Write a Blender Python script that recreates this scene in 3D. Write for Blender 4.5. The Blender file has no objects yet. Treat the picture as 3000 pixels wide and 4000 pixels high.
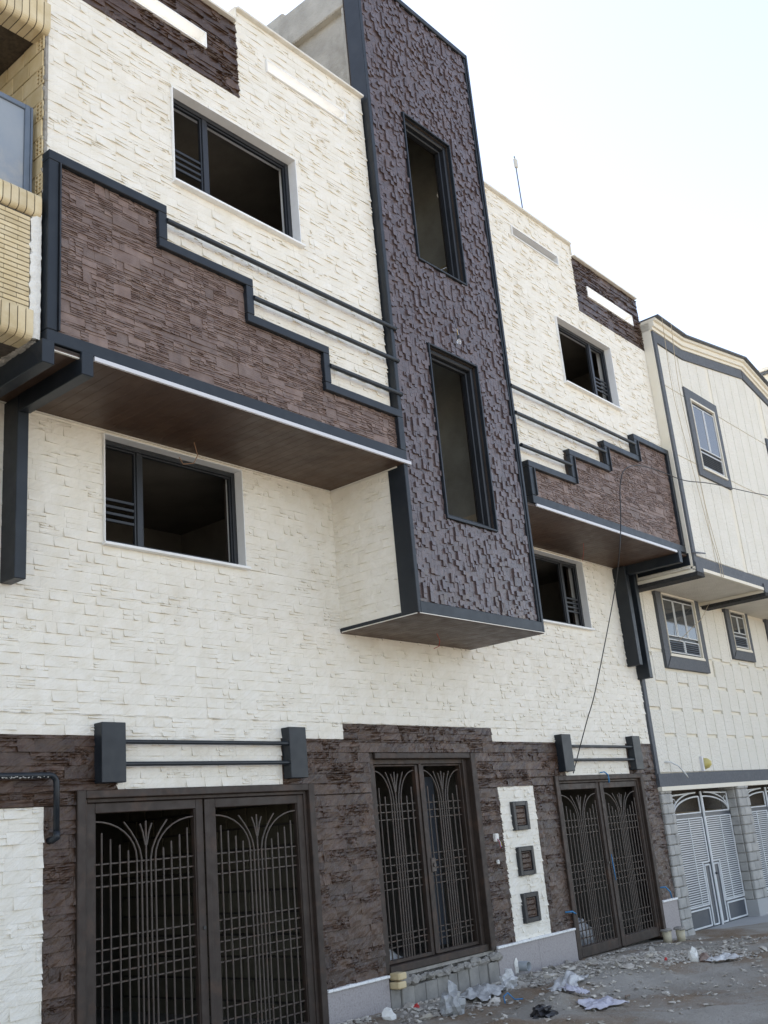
import bpy, math, random
import numpy as np
from mathutils import Vector, Matrix, noise as mnoise

rnd = random.Random(7)
rng = np.random.default_rng(7)
S = bpy.context.scene
COL = S.collection

# ------------------------------------------------------------------ camera
PAN, PIT, ROL, FPX = math.radians(50.859), math.radians(17.395), math.radians(-5.231), 4026.4
CAM = Vector((0.0, -7.0, 1.6))
fwd = Vector((math.sin(PAN)*math.cos(PIT), math.cos(PAN)*math.cos(PIT), math.sin(PIT)))
rt = Vector((math.cos(PAN), -math.sin(PAN), 0)); up = rt.cross(fwd)
r2 = math.cos(ROL)*rt + math.sin(ROL)*up
u2 = -math.sin(ROL)*rt + math.cos(ROL)*up
cd = bpy.data.cameras.new('camera'); cam = bpy.data.objects.new('camera', cd); COL.objects.link(cam)
cd.sensor_fit = 'HORIZONTAL'; cd.sensor_width = 36.0; cd.lens = 36.0*FPX/3000.0
cd.clip_start = 0.1; cd.clip_end = 3000
M = Matrix.Identity(4)
for i in range(3):
    M[i][0], M[i][1], M[i][2], M[i][3] = r2[i], u2[i], -fwd[i], CAM[i]
cam.matrix_world = M
S.camera = cam

# ------------------------------------------------------------------ sky, sun, exposure
SUN_EL, SUN_ROT = math.radians(60), math.radians(12)
w = bpy.data.worlds.new('World'); S.world = w; w.use_nodes = True
nt = w.node_tree; nt.nodes.clear()
sky = nt.nodes.new('ShaderNodeTexSky'); sky.sky_type = 'NISHITA'; sky.sun_disc = False
sky.sun_elevation = SUN_EL; sky.sun_rotation = SUN_ROT
sky.altitude = 1200; sky.air_density = 1.0; sky.dust_density = 1.0; sky.ozone_density = 1.0
bg = nt.nodes.new('ShaderNodeBackground'); bg.inputs['Strength'].default_value = 0.15
wo = nt.nodes.new('ShaderNodeOutputWorld')
hs = nt.nodes.new('ShaderNodeHueSaturation'); hs.inputs['Saturation'].default_value = .60     # thin summer haze
nt.links.new(sky.outputs[0], hs.inputs['Color']); nt.links.new(hs.outputs[0], bg.inputs[0]); nt.links.new(bg.outputs[0], wo.inputs[0])
sd = bpy.data.lights.new('sun', 'SUN'); sd.energy = 4.0; sd.angle = math.radians(0.5); sd.color = (1, .95, .88)
sun = bpy.data.objects.new('sun', sd); COL.objects.link(sun)
sdir = Vector((math.sin(SUN_ROT)*math.cos(SUN_EL), math.cos(SUN_ROT)*math.cos(SUN_EL), math.sin(SUN_EL)))
sun.rotation_euler = sdir.to_track_quat('Z', 'Y').to_euler()
sun.location = (0, 20, 40)
S.view_settings.view_transform = 'Standard'; S.view_settings.look = 'None'
S.view_settings.gamma = 1.0; S.view_settings.exposure = 1.38
try: S.view_settings.use_curve_mapping = False
except Exception: pass

# ------------------------------------------------------------------ materials
def mat(name, c1, c2=None, nscale=4.0, rough=.8, rvar=0.0, bump=0.0, bscale=30.0, bdist=.01, aniso=None,
        island=0.0, spec=.5, metal=0.0, stain=None, sscale=1.5, samt=.5, vor=None, trans=0.0, alpha=None, coat=0):
    """noise-mixed colour, per-piece tone, stains of their own shape, noise or voronoi relief"""
    m = bpy.data.materials.new(name); m.use_nodes = True
    n = m.node_tree.nodes; l = m.node_tree.links
    b = n['Principled BSDF']
    geo = n.new('ShaderNodeNewGeometry')
    pos = geo.outputs['Position']
    def noise(scale, detail=4, vec=None, rgh=.55):
        t = n.new('ShaderNodeTexNoise'); t.inputs['Scale'].default_value = scale
        t.inputs['Detail'].default_value = detail; t.inputs['Roughness'].default_value = rgh
        l.new(vec or pos, t.inputs['Vector']); return t.outputs['Fac']
    def mix(f, a, bb):
        x = n.new('ShaderNodeMix'); x.data_type = 'RGBA'
        if hasattr(f, 'is_linked') or hasattr(f, 'node'): l.new(f, x.inputs[0])
        else: x.inputs[0].default_value = f
        for s, v in ((6, a), (7, bb)):
            if hasattr(v, 'node'): l.new(v, x.inputs[s])
            else: x.inputs[s].default_value = (*v, 1)
        return x.outputs[2]
    def ramp(f, lo, hi, a=0.0, bb=1.0):
        r = n.new('ShaderNodeMapRange'); r.inputs['From Min'].default_value = lo; r.inputs['From Max'].default_value = hi
        r.inputs['To Min'].default_value = a; r.inputs['To Max'].default_value = bb
        l.new(f, r.inputs['Value']); return r.outputs['Result']
    col = c1
    if c2 is not None: col = mix(ramp(noise(nscale, 5), .35, .65), c1, c2)
    if stain is not None:
        col = mix(ramp(noise(sscale, 6, rgh=.65), .52, .72, 0, samt), col, stain)
    if island > 0:
        oi = n.new('ShaderNodeObjectInfo')
        ad = n.new('ShaderNodeMath'); ad.operation = 'ADD'; l.new(geo.outputs['Random Per Island'], ad.inputs[0]); l.new(oi.outputs['Random'], ad.inputs[1])
        fr = n.new('ShaderNodeMath'); fr.operation = 'FRACT'; l.new(ad.outputs[0], fr.inputs[0])
        hs = n.new('ShaderNodeHueSaturation')
        l.new(ramp(fr.outputs[0], 0, 1, 1-island, 1+island), hs.inputs['Value'])
        if hasattr(col, 'node'): l.new(col, hs.inputs['Color'])
        else: hs.inputs['Color'].default_value = (*col, 1)
        col = hs.outputs['Color']
    if hasattr(col, 'node'): l.new(col, b.inputs['Base Color'])
    else: b.inputs['Base Color'].default_value = (*col, 1)
    if rvar > 0: l.new(ramp(noise(nscale*2.3, 4), .3, .7, rough-rvar, rough+rvar), b.inputs['Roughness'])
    else: b.inputs['Roughness'].default_value = rough
    b.inputs['Metallic'].default_value = metal
    b.inputs['Specular IOR Level'].default_value = spec
    if coat: b.inputs['Coat Weight'].default_value = coat; b.inputs['Coat Roughness'].default_value = .25
    if trans: b.inputs['Transmission Weight'].default_value = trans
    if alpha is not None: b.inputs['Alpha'].default_value = alpha
    if bump > 0:
        vec = None
        if aniso:
            ry, sc = aniso
            mp = n.new('ShaderNodeMapping'); mp.vector_type = 'TEXTURE'; mp.inputs['Rotation'].default_value = (0, ry, 0)
            mp.inputs['Scale'].default_value = tuple(1/q for q in sc); l.new(pos, mp.inputs['Vector']); vec = mp.outputs[0]
        if vor:
            v = n.new('ShaderNodeTexVoronoi'); v.feature = 'DISTANCE_TO_EDGE'; v.inputs['Scale'].default_value = vor
            nn = n.new('ShaderNodeTexNoise'); nn.inputs['Scale'].default_value = vor*.6; l.new(pos, nn.inputs['Vector'])
            va = n.new('ShaderNodeVectorMath'); va.operation = 'MULTIPLY_ADD'
            l.new(nn.outputs['Color'], va.inputs[0]); va.inputs[1].default_value = (.6/vor,)*3; l.new(pos, va.inputs[2])
            l.new(va.outputs[0], v.inputs['Vector']); h = ramp(v.outputs['Distance'], 0, .16)
        else: h = noise(bscale, 6, vec, .6)
        bn = n.new('ShaderNodeBump'); bn.inputs['Strength'].default_value = bump; bn.inputs['Distance'].default_value = bdist
        l.new(h, bn.inputs['Height'])
        if aniso and not vor:
            bn2 = n.new('ShaderNodeBump'); bn2.inputs['Strength'].default_value = .25; bn2.inputs['Distance'].default_value = .002
            l.new(noise(160, 3), bn2.inputs['Height']); l.new(bn.outputs[0], bn2.inputs['Normal']); bn = bn2
        l.new(bn.outputs[0], b.inputs['Normal'])
    return m

DIAG = (math.radians(-34), (3.6, 9, 15))
MT = dict(
 cream=mat('cream_split_stone', (.78,.735,.63), (.83,.79,.70), 7, .75, bump=.62, bscale=1.7, bdist=.026, aniso=DIAG, island=.02, stain=(.66,.59,.47), sscale=2.2, samt=.4),
 brown=mat('brown_split_stone', (.044,.022,.012), (.078,.044,.027), 6, .38, .1, bump=.9, bscale=1.7, bdist=.022, aniso=DIAG, island=.26, spec=.5, stain=(.13,.082,.05), sscale=5, samt=.4),
 slate=mat('brown_ledger_stone', (.145,.096,.077), (.21,.150,.124), 9, .55, .1, bump=.65, bscale=2.2, bdist=.012, aniso=(math.radians(4), (2.2, 8, 22)), island=.2, stain=(.15,.105,.075), sscale=3, samt=.5),
 mosaic=mat('glazed_brown_mosaic', (.072,.050,.049), (.098,.068,.064), 9, .32, .1, bump=.4, bscale=70, bdist=.004, island=.2, spec=.75, stain=(.11,.07,.05), sscale=2.2, samt=.35),
 grout_tan=mat('tan_bedding_mortar', (.46,.38,.26), (.56,.47,.34), 12, .95, bump=.4, bscale=60),
 grout_dark=mat('dark_bedding_mortar', (.030,.022,.018), (.045,.034,.027), 12, .95, bump=.4, bscale=60),
 black=mat('dark_grey_painted_metal', (.011,.015,.020), (.014,.019,.025), 5, .42, .06, bump=.08, bscale=120, bdist=.001, spec=.4, stain=(.032,.035,.038), sscale=5, samt=.4),
 frame=mat('black_window_metal', (.014,.016,.019), (.02,.022,.026), 5, .4, .05),
 rust=mat('primed_rusty_steel', (.026,.016,.010), (.038,.025,.018), 6, .6, .1, bump=.25, bscale=70, bdist=.002, stain=(.10,.052,.03), sscale=4.5, samt=.55),
 bar=mat('dull_steel_bar', (.052,.039,.031), (.08,.062,.05), 30, .5, .1, stain=(.12,.065,.04), sscale=14, samt=.6),
 marble=mat('white_marble_lining', (.80,.80,.78), (.86,.86,.84), 3, .45, bump=.1, bscale=30, bdist=.002, stain=(.55,.53,.49), sscale=4, samt=.3),
 coping=mat('coping_stone', (.66,.63,.55), (.74,.71,.64), 4, .7, bump=.2, bscale=40, bdist=.003, stain=(.5,.4,.26), sscale=6, samt=.4),
 white=mat('white_plastic_strip', (.62,.62,.64), None, 3, .35),
 wood=mat('brown_wood_plank', (.058,.030,.017), (.082,.047,.029), 3, .5, .1, bump=.3, bscale=1.2, bdist=.004, aniso=(0,(26,2,26)), island=.07),
 granite=mat('grey_granite', (.30,.275,.27), (.38,.35,.345), 70, .5, bump=.12, bscale=90, bdist=.002, stain=(.21,.19,.185), sscale=45, samt=.8),
 concrete=mat('rough_concrete', (.33,.31,.27), (.47,.445,.39), 2.2, .95, bump=.9, bscale=16, bdist=.025, stain=(.20,.185,.155), sscale=2.0, samt=.8),
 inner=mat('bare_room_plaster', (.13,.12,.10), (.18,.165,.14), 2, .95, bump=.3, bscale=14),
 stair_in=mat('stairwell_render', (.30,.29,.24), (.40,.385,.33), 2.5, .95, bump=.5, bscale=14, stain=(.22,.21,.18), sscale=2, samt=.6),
 block_in=mat('shade_tinted_block', (.095,.083,.055), (.13,.115,.078), 8, .95, bump=.4, bscale=45, bdist=.006, island=.15),  # block colour darkened to stand in for the gloom behind the gates
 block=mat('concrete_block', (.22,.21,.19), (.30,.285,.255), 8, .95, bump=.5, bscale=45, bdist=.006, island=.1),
 brick_y=mat('yellow_brick', (.56,.45,.26), (.66,.56,.37), 6, .8, bump=.35, bscale=45, bdist=.005, island=.10, stain=(.50,.36,.16), sscale=5, samt=.45),
 hollow=mat('yellow_hollow_block', (.55,.43,.23), (.63,.52,.32), 6, .9, bump=.3, bscale=40, bdist=.004, island=.08),
 mort_g=mat('grey_mortar', (.24,.225,.20), (.33,.31,.275), 15, .95, bump=.6, bscale=40, bdist=.01),
 mort_d=mat('dark_pointing', (.05,.045,.04), (.07,.06,.05), 15, .95),
 plaster=mat('white_filler', (.72,.70,.64), (.80,.79,.74), 12, .9, bump=.8, bscale=30, bdist=.02),
 tile_d=mat('dark_soffit_tile', (.045,.034,.026), (.09,.07,.05), 30, .55, bump=.3, bscale=20, bdist=.004),
 stucco=mat('cream_pebble_stucco', (.72,.69,.60), (.75,.72,.64), 3, .85, bump=.6, vor=15.0, bdist=.012, island=.015),
 stucco_s=mat('smooth_cream_render', (.73,.68,.56), (.77,.73,.63), 4, .85, bump=.15, bscale=40, bdist=.003, stain=(.6,.52,.38), sscale=4, samt=.3),
 stipple=mat('stippled_cream_render', (.66,.62,.53), (.72,.68,.59), 5, .95, bump=1.0, bscale=42, bdist=.03),
 trim=mat('grey_painted_band', (.072,.080,.092), (.10,.108,.12), 30, .7, bump=.15, bscale=70, bdist=.003, stain=(.13,.14,.15), sscale=8, samt=.4),
 trim_d=mat('dark_rough_render', (.028,.028,.028), (.045,.045,.045), 20, .95, bump=1.0, bscale=38, bdist=.03),
 glass=mat('window_glass', (.05,.055,.06), None, 3, .06, spec=1.0),
 frost=mat('frosted_glass', (.30,.33,.36), (.24,.28,.33), 2.2, .35, spec=.4, stain=(.42,.40,.36), sscale=1.7, samt=.8),
 alu=mat('grey_aluminium', (.12,.15,.19), (.15,.18,.22), 5, .4, .05, metal=.2),
 blockp=mat('rough_grey_ashlar', (.34,.335,.315), (.43,.42,.39), 7, .9, bump=.7, bscale=16, bdist=.02, island=.09),
 apron=mat('concrete_apron', (.34,.345,.34), (.42,.42,.41), 2, .9, bump=.3, bscale=30, bdist=.005, stain=(.28,.26,.23), sscale=2, samt=.4),
 navy=mat('slate_painted_steel', (.055,.064,.078), (.07,.08,.095), 4, .38, .05),
 wtrim=mat('white_gate_trim', (.60,.62,.63), (.68,.70,.70), 6, .45),
 cable=mat('black_cable', (.018,.018,.018), None, 3, .5),
 rope=mat('tan_cord', (.42,.34,.22), (.5,.42,.3), 30, .9),
 blue=mat('blue_plastic_hose', (.03,.17,.38), (.04,.22,.45), 8, .4),
 pvc=mat('grey_pvc', (.28,.30,.31), (.33,.35,.36), 8, .4),
 tubew=mat('white_tube', (.62,.63,.62), None, 8, .4),
 lampy=mat('yellowed_lamp_shell', (.52,.44,.14), (.6,.53,.25), 8, .4),
 bulb=mat('clear_bulb_glass', (.85,.85,.85), None, 3, .05, spec=.8, trans=.75),
 wirey=mat('yellow_wire', (.6,.42,.05), None, 3, .5),
 wireb=mat('pale_blue_wire', (.2,.35,.7), None, 3, .5),
 wirer=mat('red_wire', (.35,.06,.04), None, 3, .5),
 copper=mat('bare_copper_wire', (.30,.17,.10), None, 3, .5),
 bag=mat('white_plastic_bag', (.46,.46,.45), (.58,.58,.57), 8, .35, bump=.8, bscale=22, bdist=.02, spec=.6),
 bagg=mat('grey_translucent_bag', (.31,.315,.31), (.40,.405,.40), 8, .35, bump=.8, bscale=20, bdist=.02, spec=.6),
 cloth=mat('mauve_white_cloth', (.42,.41,.48), (.54,.53,.58), 8, .8, bump=.8, bscale=24, bdist=.02),
 sack=mat('grey_white_sack', (.38,.39,.40), (.52,.52,.52), 6, .8, bump=.6, bscale=22, bdist=.02),
 red=mat('red_scrap', (.5,.03,.02), (.4,.02,.02), 20, .6),
 cream_pl=mat('cream_plastic', (.46,.41,.28), (.52,.47,.34), 10, .6, stain=(.4,.38,.34), sscale=20, samt=.5),
 blackb=mat('black_plastic_film', (.015,.015,.017), None, 3, .4),
 stick=mat('weathered_stick', (.16,.12,.09), (.22,.17,.13), 20, .9),
 rubble=mat('pale_rubble', (.40,.365,.31), (.52,.49,.43), 12, .95, bump=.5, bscale=40, bdist=.01, island=.3, stain=(.24,.19,.15), sscale=9, samt=.7),
 antenna=mat('antenna_metal', (.10,.11,.13), None, 3, .5),
 antbox=mat('antenna_box', (.55,.52,.45), None, 3, .6),
)
def ground_mat():
    m = bpy.data.materials.new('dusty_ground'); m.use_nodes = True
    n = m.node_tree.nodes; l = m.node_tree.links; b = n['Principled BSDF']
    geo = n.new('ShaderNodeNewGeometry')
    def no(s, d=6, r=.6):
        t = n.new('ShaderNodeTexNoise'); t.inputs['Scale'].default_value = s; t.inputs['Detail'].default_value = d
        t.inputs['Roughness'].default_value = r; l.new(geo.outputs['Position'], t.inputs['Vector']); return t.outputs['Fac']
    def rp(f, lo, hi):
        r = n.new('ShaderNodeMapRange'); r.inputs[1].default_value = lo; r.inputs[2].default_value = hi; l.new(f, r.inputs[0]); return r.outputs[0]
    def mx(f, a, c):
        x = n.new('ShaderNodeMix'); x.data_type = 'RGBA'; l.new(f, x.inputs[0])
        for s, v in ((6, a), (7, c)):
            if hasattr(v, 'node'): l.new(v, x.inputs[s])
            else: x.inputs[s].default_value = (*v, 1)
        return x.outputs[2]
    c = mx(rp(no(.9), .38, .62), (.36,.33,.28), (.46,.43,.38))
    c = mx(rp(no(.75, 5), .45, .60), c, (.29,.215,.145))
    c = mx(rp(no(38, 4, .7), .58, .70), c, (.50,.485,.45))
    c = mx(rp(no(22, 4, .7), .62, .74), c, (.17,.15,.13))
    l.new(c, b.inputs['Base Color']); b.inputs['Roughness'].default_value = .95; b.inputs['Specular IOR Level'].default_value = .2
    bn = n.new('ShaderNodeBump'); bn.inputs['Strength'].default_value = 1.0; bn.inputs['Distance'].default_value = .04
    l.new(no(30, 7, .7), bn.inputs['Height']); l.new(bn.outputs[0], b.inputs['Normal'])
    return m
MT['ground'] = ground_mat()

# ------------------------------------------------------------------ object helpers
WPOS = {}                                   # world origin of everything built (no scale or rotation on parents)
def link(o, parent=None, pos=(0,0,0)):
    COL.objects.link(o)
    pos = Vector(pos); WPOS[o.name] = pos.copy()
    if parent is not None:
        o.parent = parent; o.location = pos - WPOS[parent.name]
    else: o.location = pos
    return o
def tag(o, label=None, cat=None, group=None, kind=None):
    for k, v in (('label', label), ('category', cat), ('group', group), ('kind', kind)):
        if v: o[k] = v
    return o
def thing(name, pos, label, cat, group=None):
    o = bpy.data.objects.new(name, None); o.empty_display_size = .3
    link(o, None, pos); return tag(o, label, cat, group)

class MB:
    def __init__(s): s.v = []; s.f = []
    def add(s, vs, fs):
        k = len(s.v); s.v += [tuple(p) for p in vs]; s.f += [tuple(i+k for i in f) for f in fs]; return s
    def box(s, x0, x1, y0, y1, z0, z1, ch=0.0):
        if x0 > x1: x0, x1 = x1, x0
        if y0 > y1: y0, y1 = y1, y0
        if z0 > z1: z0, z1 = z1, z0
        if ch <= 0:
            v = [(x,y,z) for z in (z0,z1) for y in (y0,y1) for x in (x0,x1)]
            return s.add(v, [(0,2,3,1),(4,5,7,6),(0,1,5,4),(2,6,7,3),(0,4,6,2),(1,3,7,5)])
        ch = min(ch, .45*min(x1-x0, y1-y0, z1-z0))
        vs = []; idx = {}
        L = ((x0,x1),(y0,y1),(z0,z1))
        for a in (0,1):
            for b in (0,1):
                for c in (0,1):
                    for ax in range(3):
                        p = []
                        for k, sd_ in enumerate((a,b,c)):
                            lo, hi = L[k]; q = (lo, hi)[sd_]
                            if k != ax: q += ch if sd_ == 0 else -ch
                            p.append(q)
                        idx[(a,b,c,ax)] = len(vs); vs.append(tuple(p))
        fs = []
        for ax in range(3):
            o1, o2 = [k for k in range(3) if k != ax]
            for sd_ in (0,1):
                def key(i, j):
                    t = [0,0,0]; t[ax] = sd_; t[o1] = i; t[o2] = j; return (t[0],t[1],t[2],ax)
                fs.append([idx[key(0,0)], idx[key(1,0)], idx[key(1,1)], idx[key(0,1)]])
        for ax in range(3):                 # edge strips along axis ax
            o1, o2 = [k for k in range(3) if k != ax]
            for i in (0,1):
                for j in (0,1):
                    def kk(t_, face):
                        t = [0,0,0]; t[ax] = t_; t[o1] = i; t[o2] = j; return idx[(t[0],t[1],t[2],face)]
                    fs.append([kk(0,o1), kk(1,o1), kk(1,o2), kk(0,o2)])
        for a in (0,1):
            for b in (0,1):
                for c in (0,1): fs.append([idx[(a,b,c,0)], idx[(a,b,c,1)], idx[(a,b,c,2)]])
        cen = Vector(((x0+x1)/2,(y0+y1)/2,(z0+z1)/2)); out = []
        for f in fs:
            P = [Vector(vs[i]) for i in f]; nn = (P[1]-P[0]).cross(P[2]-P[0])
            if nn.dot(sum(P, Vector())/len(P)-cen) < 0: f = f[::-1]
            out.append(f)
        return s.add(vs, out)
    def prism(s, poly, y0, y1):
        """poly = [(x,z)...], extruded along y"""
        n = len(poly)
        area = sum(poly[i][0]*poly[(i+1)%n][1]-poly[(i+1)%n][0]*poly[i][1] for i in range(n))
        if area < 0: poly = poly[::-1]
        v = [(x,y0,z) for x,z in poly] + [(x,y1,z) for x,z in poly]
        f = [tuple(range(n)), tuple(range(2*n-1, n-1, -1))]
        f += [(i, i+n, (i+1)%n+n, (i+1)%n) for i in range(n)]
        return s.add(v, f)
    def prism_x(s, poly, x0, x1):
        """poly = [(y,z)...], extruded along x"""
        n = len(poly)
        area = sum(poly[i][0]*poly[(i+1)%n][1]-poly[(i+1)%n][0]*poly[i][1] for i in range(n))
        if area < 0: poly = poly[::-1]
        v = [(x0,y,z) for y,z in poly] + [(x1,y,z) for y,z in poly]
        f = [tuple(range(n-1,-1,-1)), tuple(range(n, 2*n))]
        f += [(i, (i+1)%n, (i+1)%n+n, i+n) for i in range(n)]
        return s.add(v, f)
    def tube(s, path, r, n=8, cap=True):
        P = [Vector(p) for p in path]; k0 = len(s.v)
        R = r if isinstance(r, (list, tuple)) else [r]*len(P)
        T = []
        for i in range(len(P)):
            t = P[min(i+1,len(P)-1)] - P[max(i-1,0)]; T.append(t.normalized())
        a = Vector((0,0,1)) if abs(T[0].z) < .9 else Vector((1,0,0))
        nrm = (a - T[0]*a.dot(T[0])).normalized()
        for i, p in enumerate(P):
            nrm = (nrm - T[i]*nrm.dot(T[i])).normalized(); bi = T[i].cross(nrm)
            for k in range(n):
                an = 2*math.pi*k/n; s.v.append(tuple(p + (nrm*math.cos(an)+bi*math.sin(an))*R[i]))
        for i in range(len(P)-1):
            for k in range(n):
                a0 = k0+i*n+k; a1 = k0+i*n+(k+1)%n
                s.f.append((a0, a1, a1+n, a0+n))
        if cap:
            s.f.append(tuple(k0+k for k in range(n-1,-1,-1))); s.f.append(tuple(k0+(len(P)-1)*n+k for k in range(n)))
        return s
    def frame(s, x0, x1, z0, z1, wd, y0, y1, ch=.004, bottom=True):
        """rectangular frame in an X-Z plane, butted"""
        s.box(x0, x0+wd, y0, y1, z0, z1, ch); s.box(x1-wd, x1, y0, y1, z0, z1, ch)
        s.box(x0+wd, x1-wd, y0+.001, y1, z1-wd, z1, ch)
        if bottom: s.box(x0+wd, x1-wd, y0+.001, y1, z0, z0+wd, ch)
        return s
    def build(s, name, m, parent=None, smooth=False, **tg):
        V = np.array(s.v, dtype=float)
        lo, hi = V.min(0), V.max(0); c = np.array([(lo[0]+hi[0])/2, (lo[1]+hi[1])/2, lo[2]])
        me = bpy.data.meshes.new(name); me.from_pydata([tuple(p) for p in (V-c)], [], s.f)
        me.materials.append(MT[m] if isinstance(m, str) else m)
        if smooth: me.polygons.foreach_set('use_smooth', [True]*len(me.polygons))
        o = bpy.data.objects.new(name, me); link(o, parent, c); tag(o, **tg); return o
def box(name, m, parent, *b, ch=.004, **tg): return MB().box(*b, ch).build(name, m, parent, **tg)
def copy_of(o, pos, parent=None):
    c = o.copy(); COL.objects.link(c)
    WPOS[c.name] = Vector(pos)
    c.parent = parent; c.location = Vector(pos) - (WPOS[parent.name] if parent else Vector()); return c

def blob(mb, c, r, seed, sq=(1,1,1), sub=2, rough=.35):
    import bmesh
    bm = bmesh.new(); bmesh.ops.create_icosphere(bm, subdivisions=sub, radius=1)
    vs = []
    for v in bm.verts:
        p = v.co; d = 1+rough*mnoise.noise(p*1.7+Vector((seed*3.1,seed*1.7,seed)))+rough*.5*mnoise.noise(p*4+Vector((seed,0,seed*2)))
        vs.append((c[0]+p.x*d*r*sq[0], c[1]+p.y*d*r*sq[1], c[2]+p.z*d*r*sq[2]))
    mb.add(vs, [tuple(v.index for v in f.verts) for f in bm.faces]); bm.free(); return mb

# wall sheet with openings: boundary faces only
def wall_mesh(mb, solids, holes, y0, y1):
    xs = sorted({round(v,4) for r in solids+holes for v in r[:2]}); zs = sorted({round(v,4) for r in solids+holes for v in r[2:]})
    def inside(i, k):
        if i < 0 or k < 0 or i >= len(xs)-1 or k >= len(zs)-1: return False
        x = (xs[i]+xs[i+1])/2; z = (zs[k]+zs[k+1])/2
        if not any(a<x<b and c<z<d for a,b,c,d in solids): return False
        return not any(a<x<b and c<z<d for a,b,c,d in holes)
    for i in range(len(xs)-1):
        for k in range(len(zs)-1):
            if not inside(i,k): continue
            a,b,c,d = xs[i],xs[i+1],zs[k],zs[k+1]
            mb.add([(a,y0,c),(b,y0,c),(b,y0,d),(a,y0,d)], [(0,1,2,3)])
            mb.add([(a,y1,c),(b,y1,c),(b,y1,d),(a,y1,d)], [(3,2,1,0)])
            if not inside(i-1,k): mb.add([(a,y0,c),(a,y0,d),(a,y1,d),(a,y1,c)], [(0,1,2,3)])
            if not inside(i+1,k): mb.add([(b,y0,c),(b,y0,d),(b,y1,d),(b,y1,c)], [(3,2,1,0)])
            if not inside(i,k-1): mb.add([(a,y0,c),(b,y0,c),(b,y1,c),(a,y1,c)], [(3,2,1,0)])
            if not inside(i,k+1): mb.add([(a,y0,d),(b,y0,d),(b,y1,d),(a,y1,d)], [(0,1,2,3)])
    return mb

# ------------------------------------------------------------------ stones
def make_variants(n, nu, nv, gen, matkey, prefix):
    out = []
    for k in range(n):
        U = np.linspace(-.5,.5,nu); Vv = np.linspace(-.5,.5,nv)
        H = gen(k, U, Vv)
        v = []; f = []
        for j in range(nv):
            for i in range(nu):
                jx = jz = 0
                v.append((U[i]+jx, -H[j,i], Vv[j]+jz))
        for j in range(nv-1):
            for i in range(nu-1):
                a = j*nu+i; f.append((a, a+1, a+nu+1, a+nu))
        ring = [i for i in range(nu)] + [j*nu+nu-1 for j in range(1,nv)] + [(nv-1)*nu+i for i in range(nu-2,-1,-1)] + [j*nu for j in range(nv-2,0,-1)]
        b0 = len(v)
        for r in ring: v.append((v[r][0], .6, v[r][2]))
        L = len(ring)
        for q in range(L): f.append((ring[q], b0+q, b0+(q+1)%L, ring[(q+1)%L]))
        me = bpy.data.meshes.new(prefix); me.from_pydata(v, [], f); me.materials.append(MT[matkey])
        out.append((me, np.array(v), [np.array(x) for x in f]))
    return out
def gen_split(k, U, V):
    r = np.random.default_rng(100+k)
    H = np.zeros((len(V), len(U)))
    tu, tv = r.uniform(-.5,.8), r.uniform(0,.55)
    for j, b in enumerate(V):
        for i, a in enumerate(U):
            H[j,i] = .5 + .7*tu*a*(0.6-b) - .7*tv*b + r.uniform(-.08,.08) + .12*math.sin(5*(a*1.2+b*.8)+k)
    H[0,:] += r.uniform(-.05,.15); H[-1,:] -= .10
    return np.clip(H, .02, 1.15)
def gen_cream(k, U, V):
    """mostly flush split face; some pieces lean out at one lower corner"""
    r = np.random.default_rng(700+k)
    H = np.full((len(V), len(U)), .32)
    H[1:-1,1:-1] += r.uniform(-.02,.10,(len(V)-2,len(U)-2))
    side = -1 if r.random() < .72 else 1; amt = (.0,.4,.75,.95,.65,.2,.85,.1,.55)[k%9]
    for j, b in enumerate(V):
        for i, a in enumerate(U):
            H[j,i] += amt*max(0, .22+side*a)*(.5-b)**1.7
    if k%4 == 0: H[-1,:] -= .08
    return np.clip(H, .03, 1.1)
def gen_ledge(k, U, V):
    r = np.random.default_rng(300+k)
    H = np.full((len(V), len(U)), .5) + r.uniform(-.12,.12,(len(V),len(U))) + r.uniform(-.3,.3)*U[None,:]
    H[0,:] += .1; H[-1,:] -= .2
    return np.clip(H, .05, 1.1)
def gen_flat(k, U, V):
    r = np.random.default_rng(500+k)
    return np.full((len(V), len(U)), .85) + r.uniform(-.18,.18)*U[None,:] + r.uniform(-.18,.18)*V[:,None]
VAR = dict(
 cream=make_variants(18, 5, 3, gen_cream, 'cream', 'cream_stone'),
 brown=make_variants(14, 5, 3, gen_split, 'brown', 'brown_stone'),
 slate=make_variants(10, 4, 2, gen_ledge, 'slate', 'ledger_stone'),
 mosaic=make_variants(8, 2, 2, gen_flat, 'mosaic', 'mosaic_block'))

def project(p):
    d = Vector(p) - CAM; z = d.dot(fwd)
    if z < .1: return None
    return (384 + FPX*.256*d.dot(r2)/z, 512 - FPX*.256*d.dot(u2)/z, z)

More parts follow.
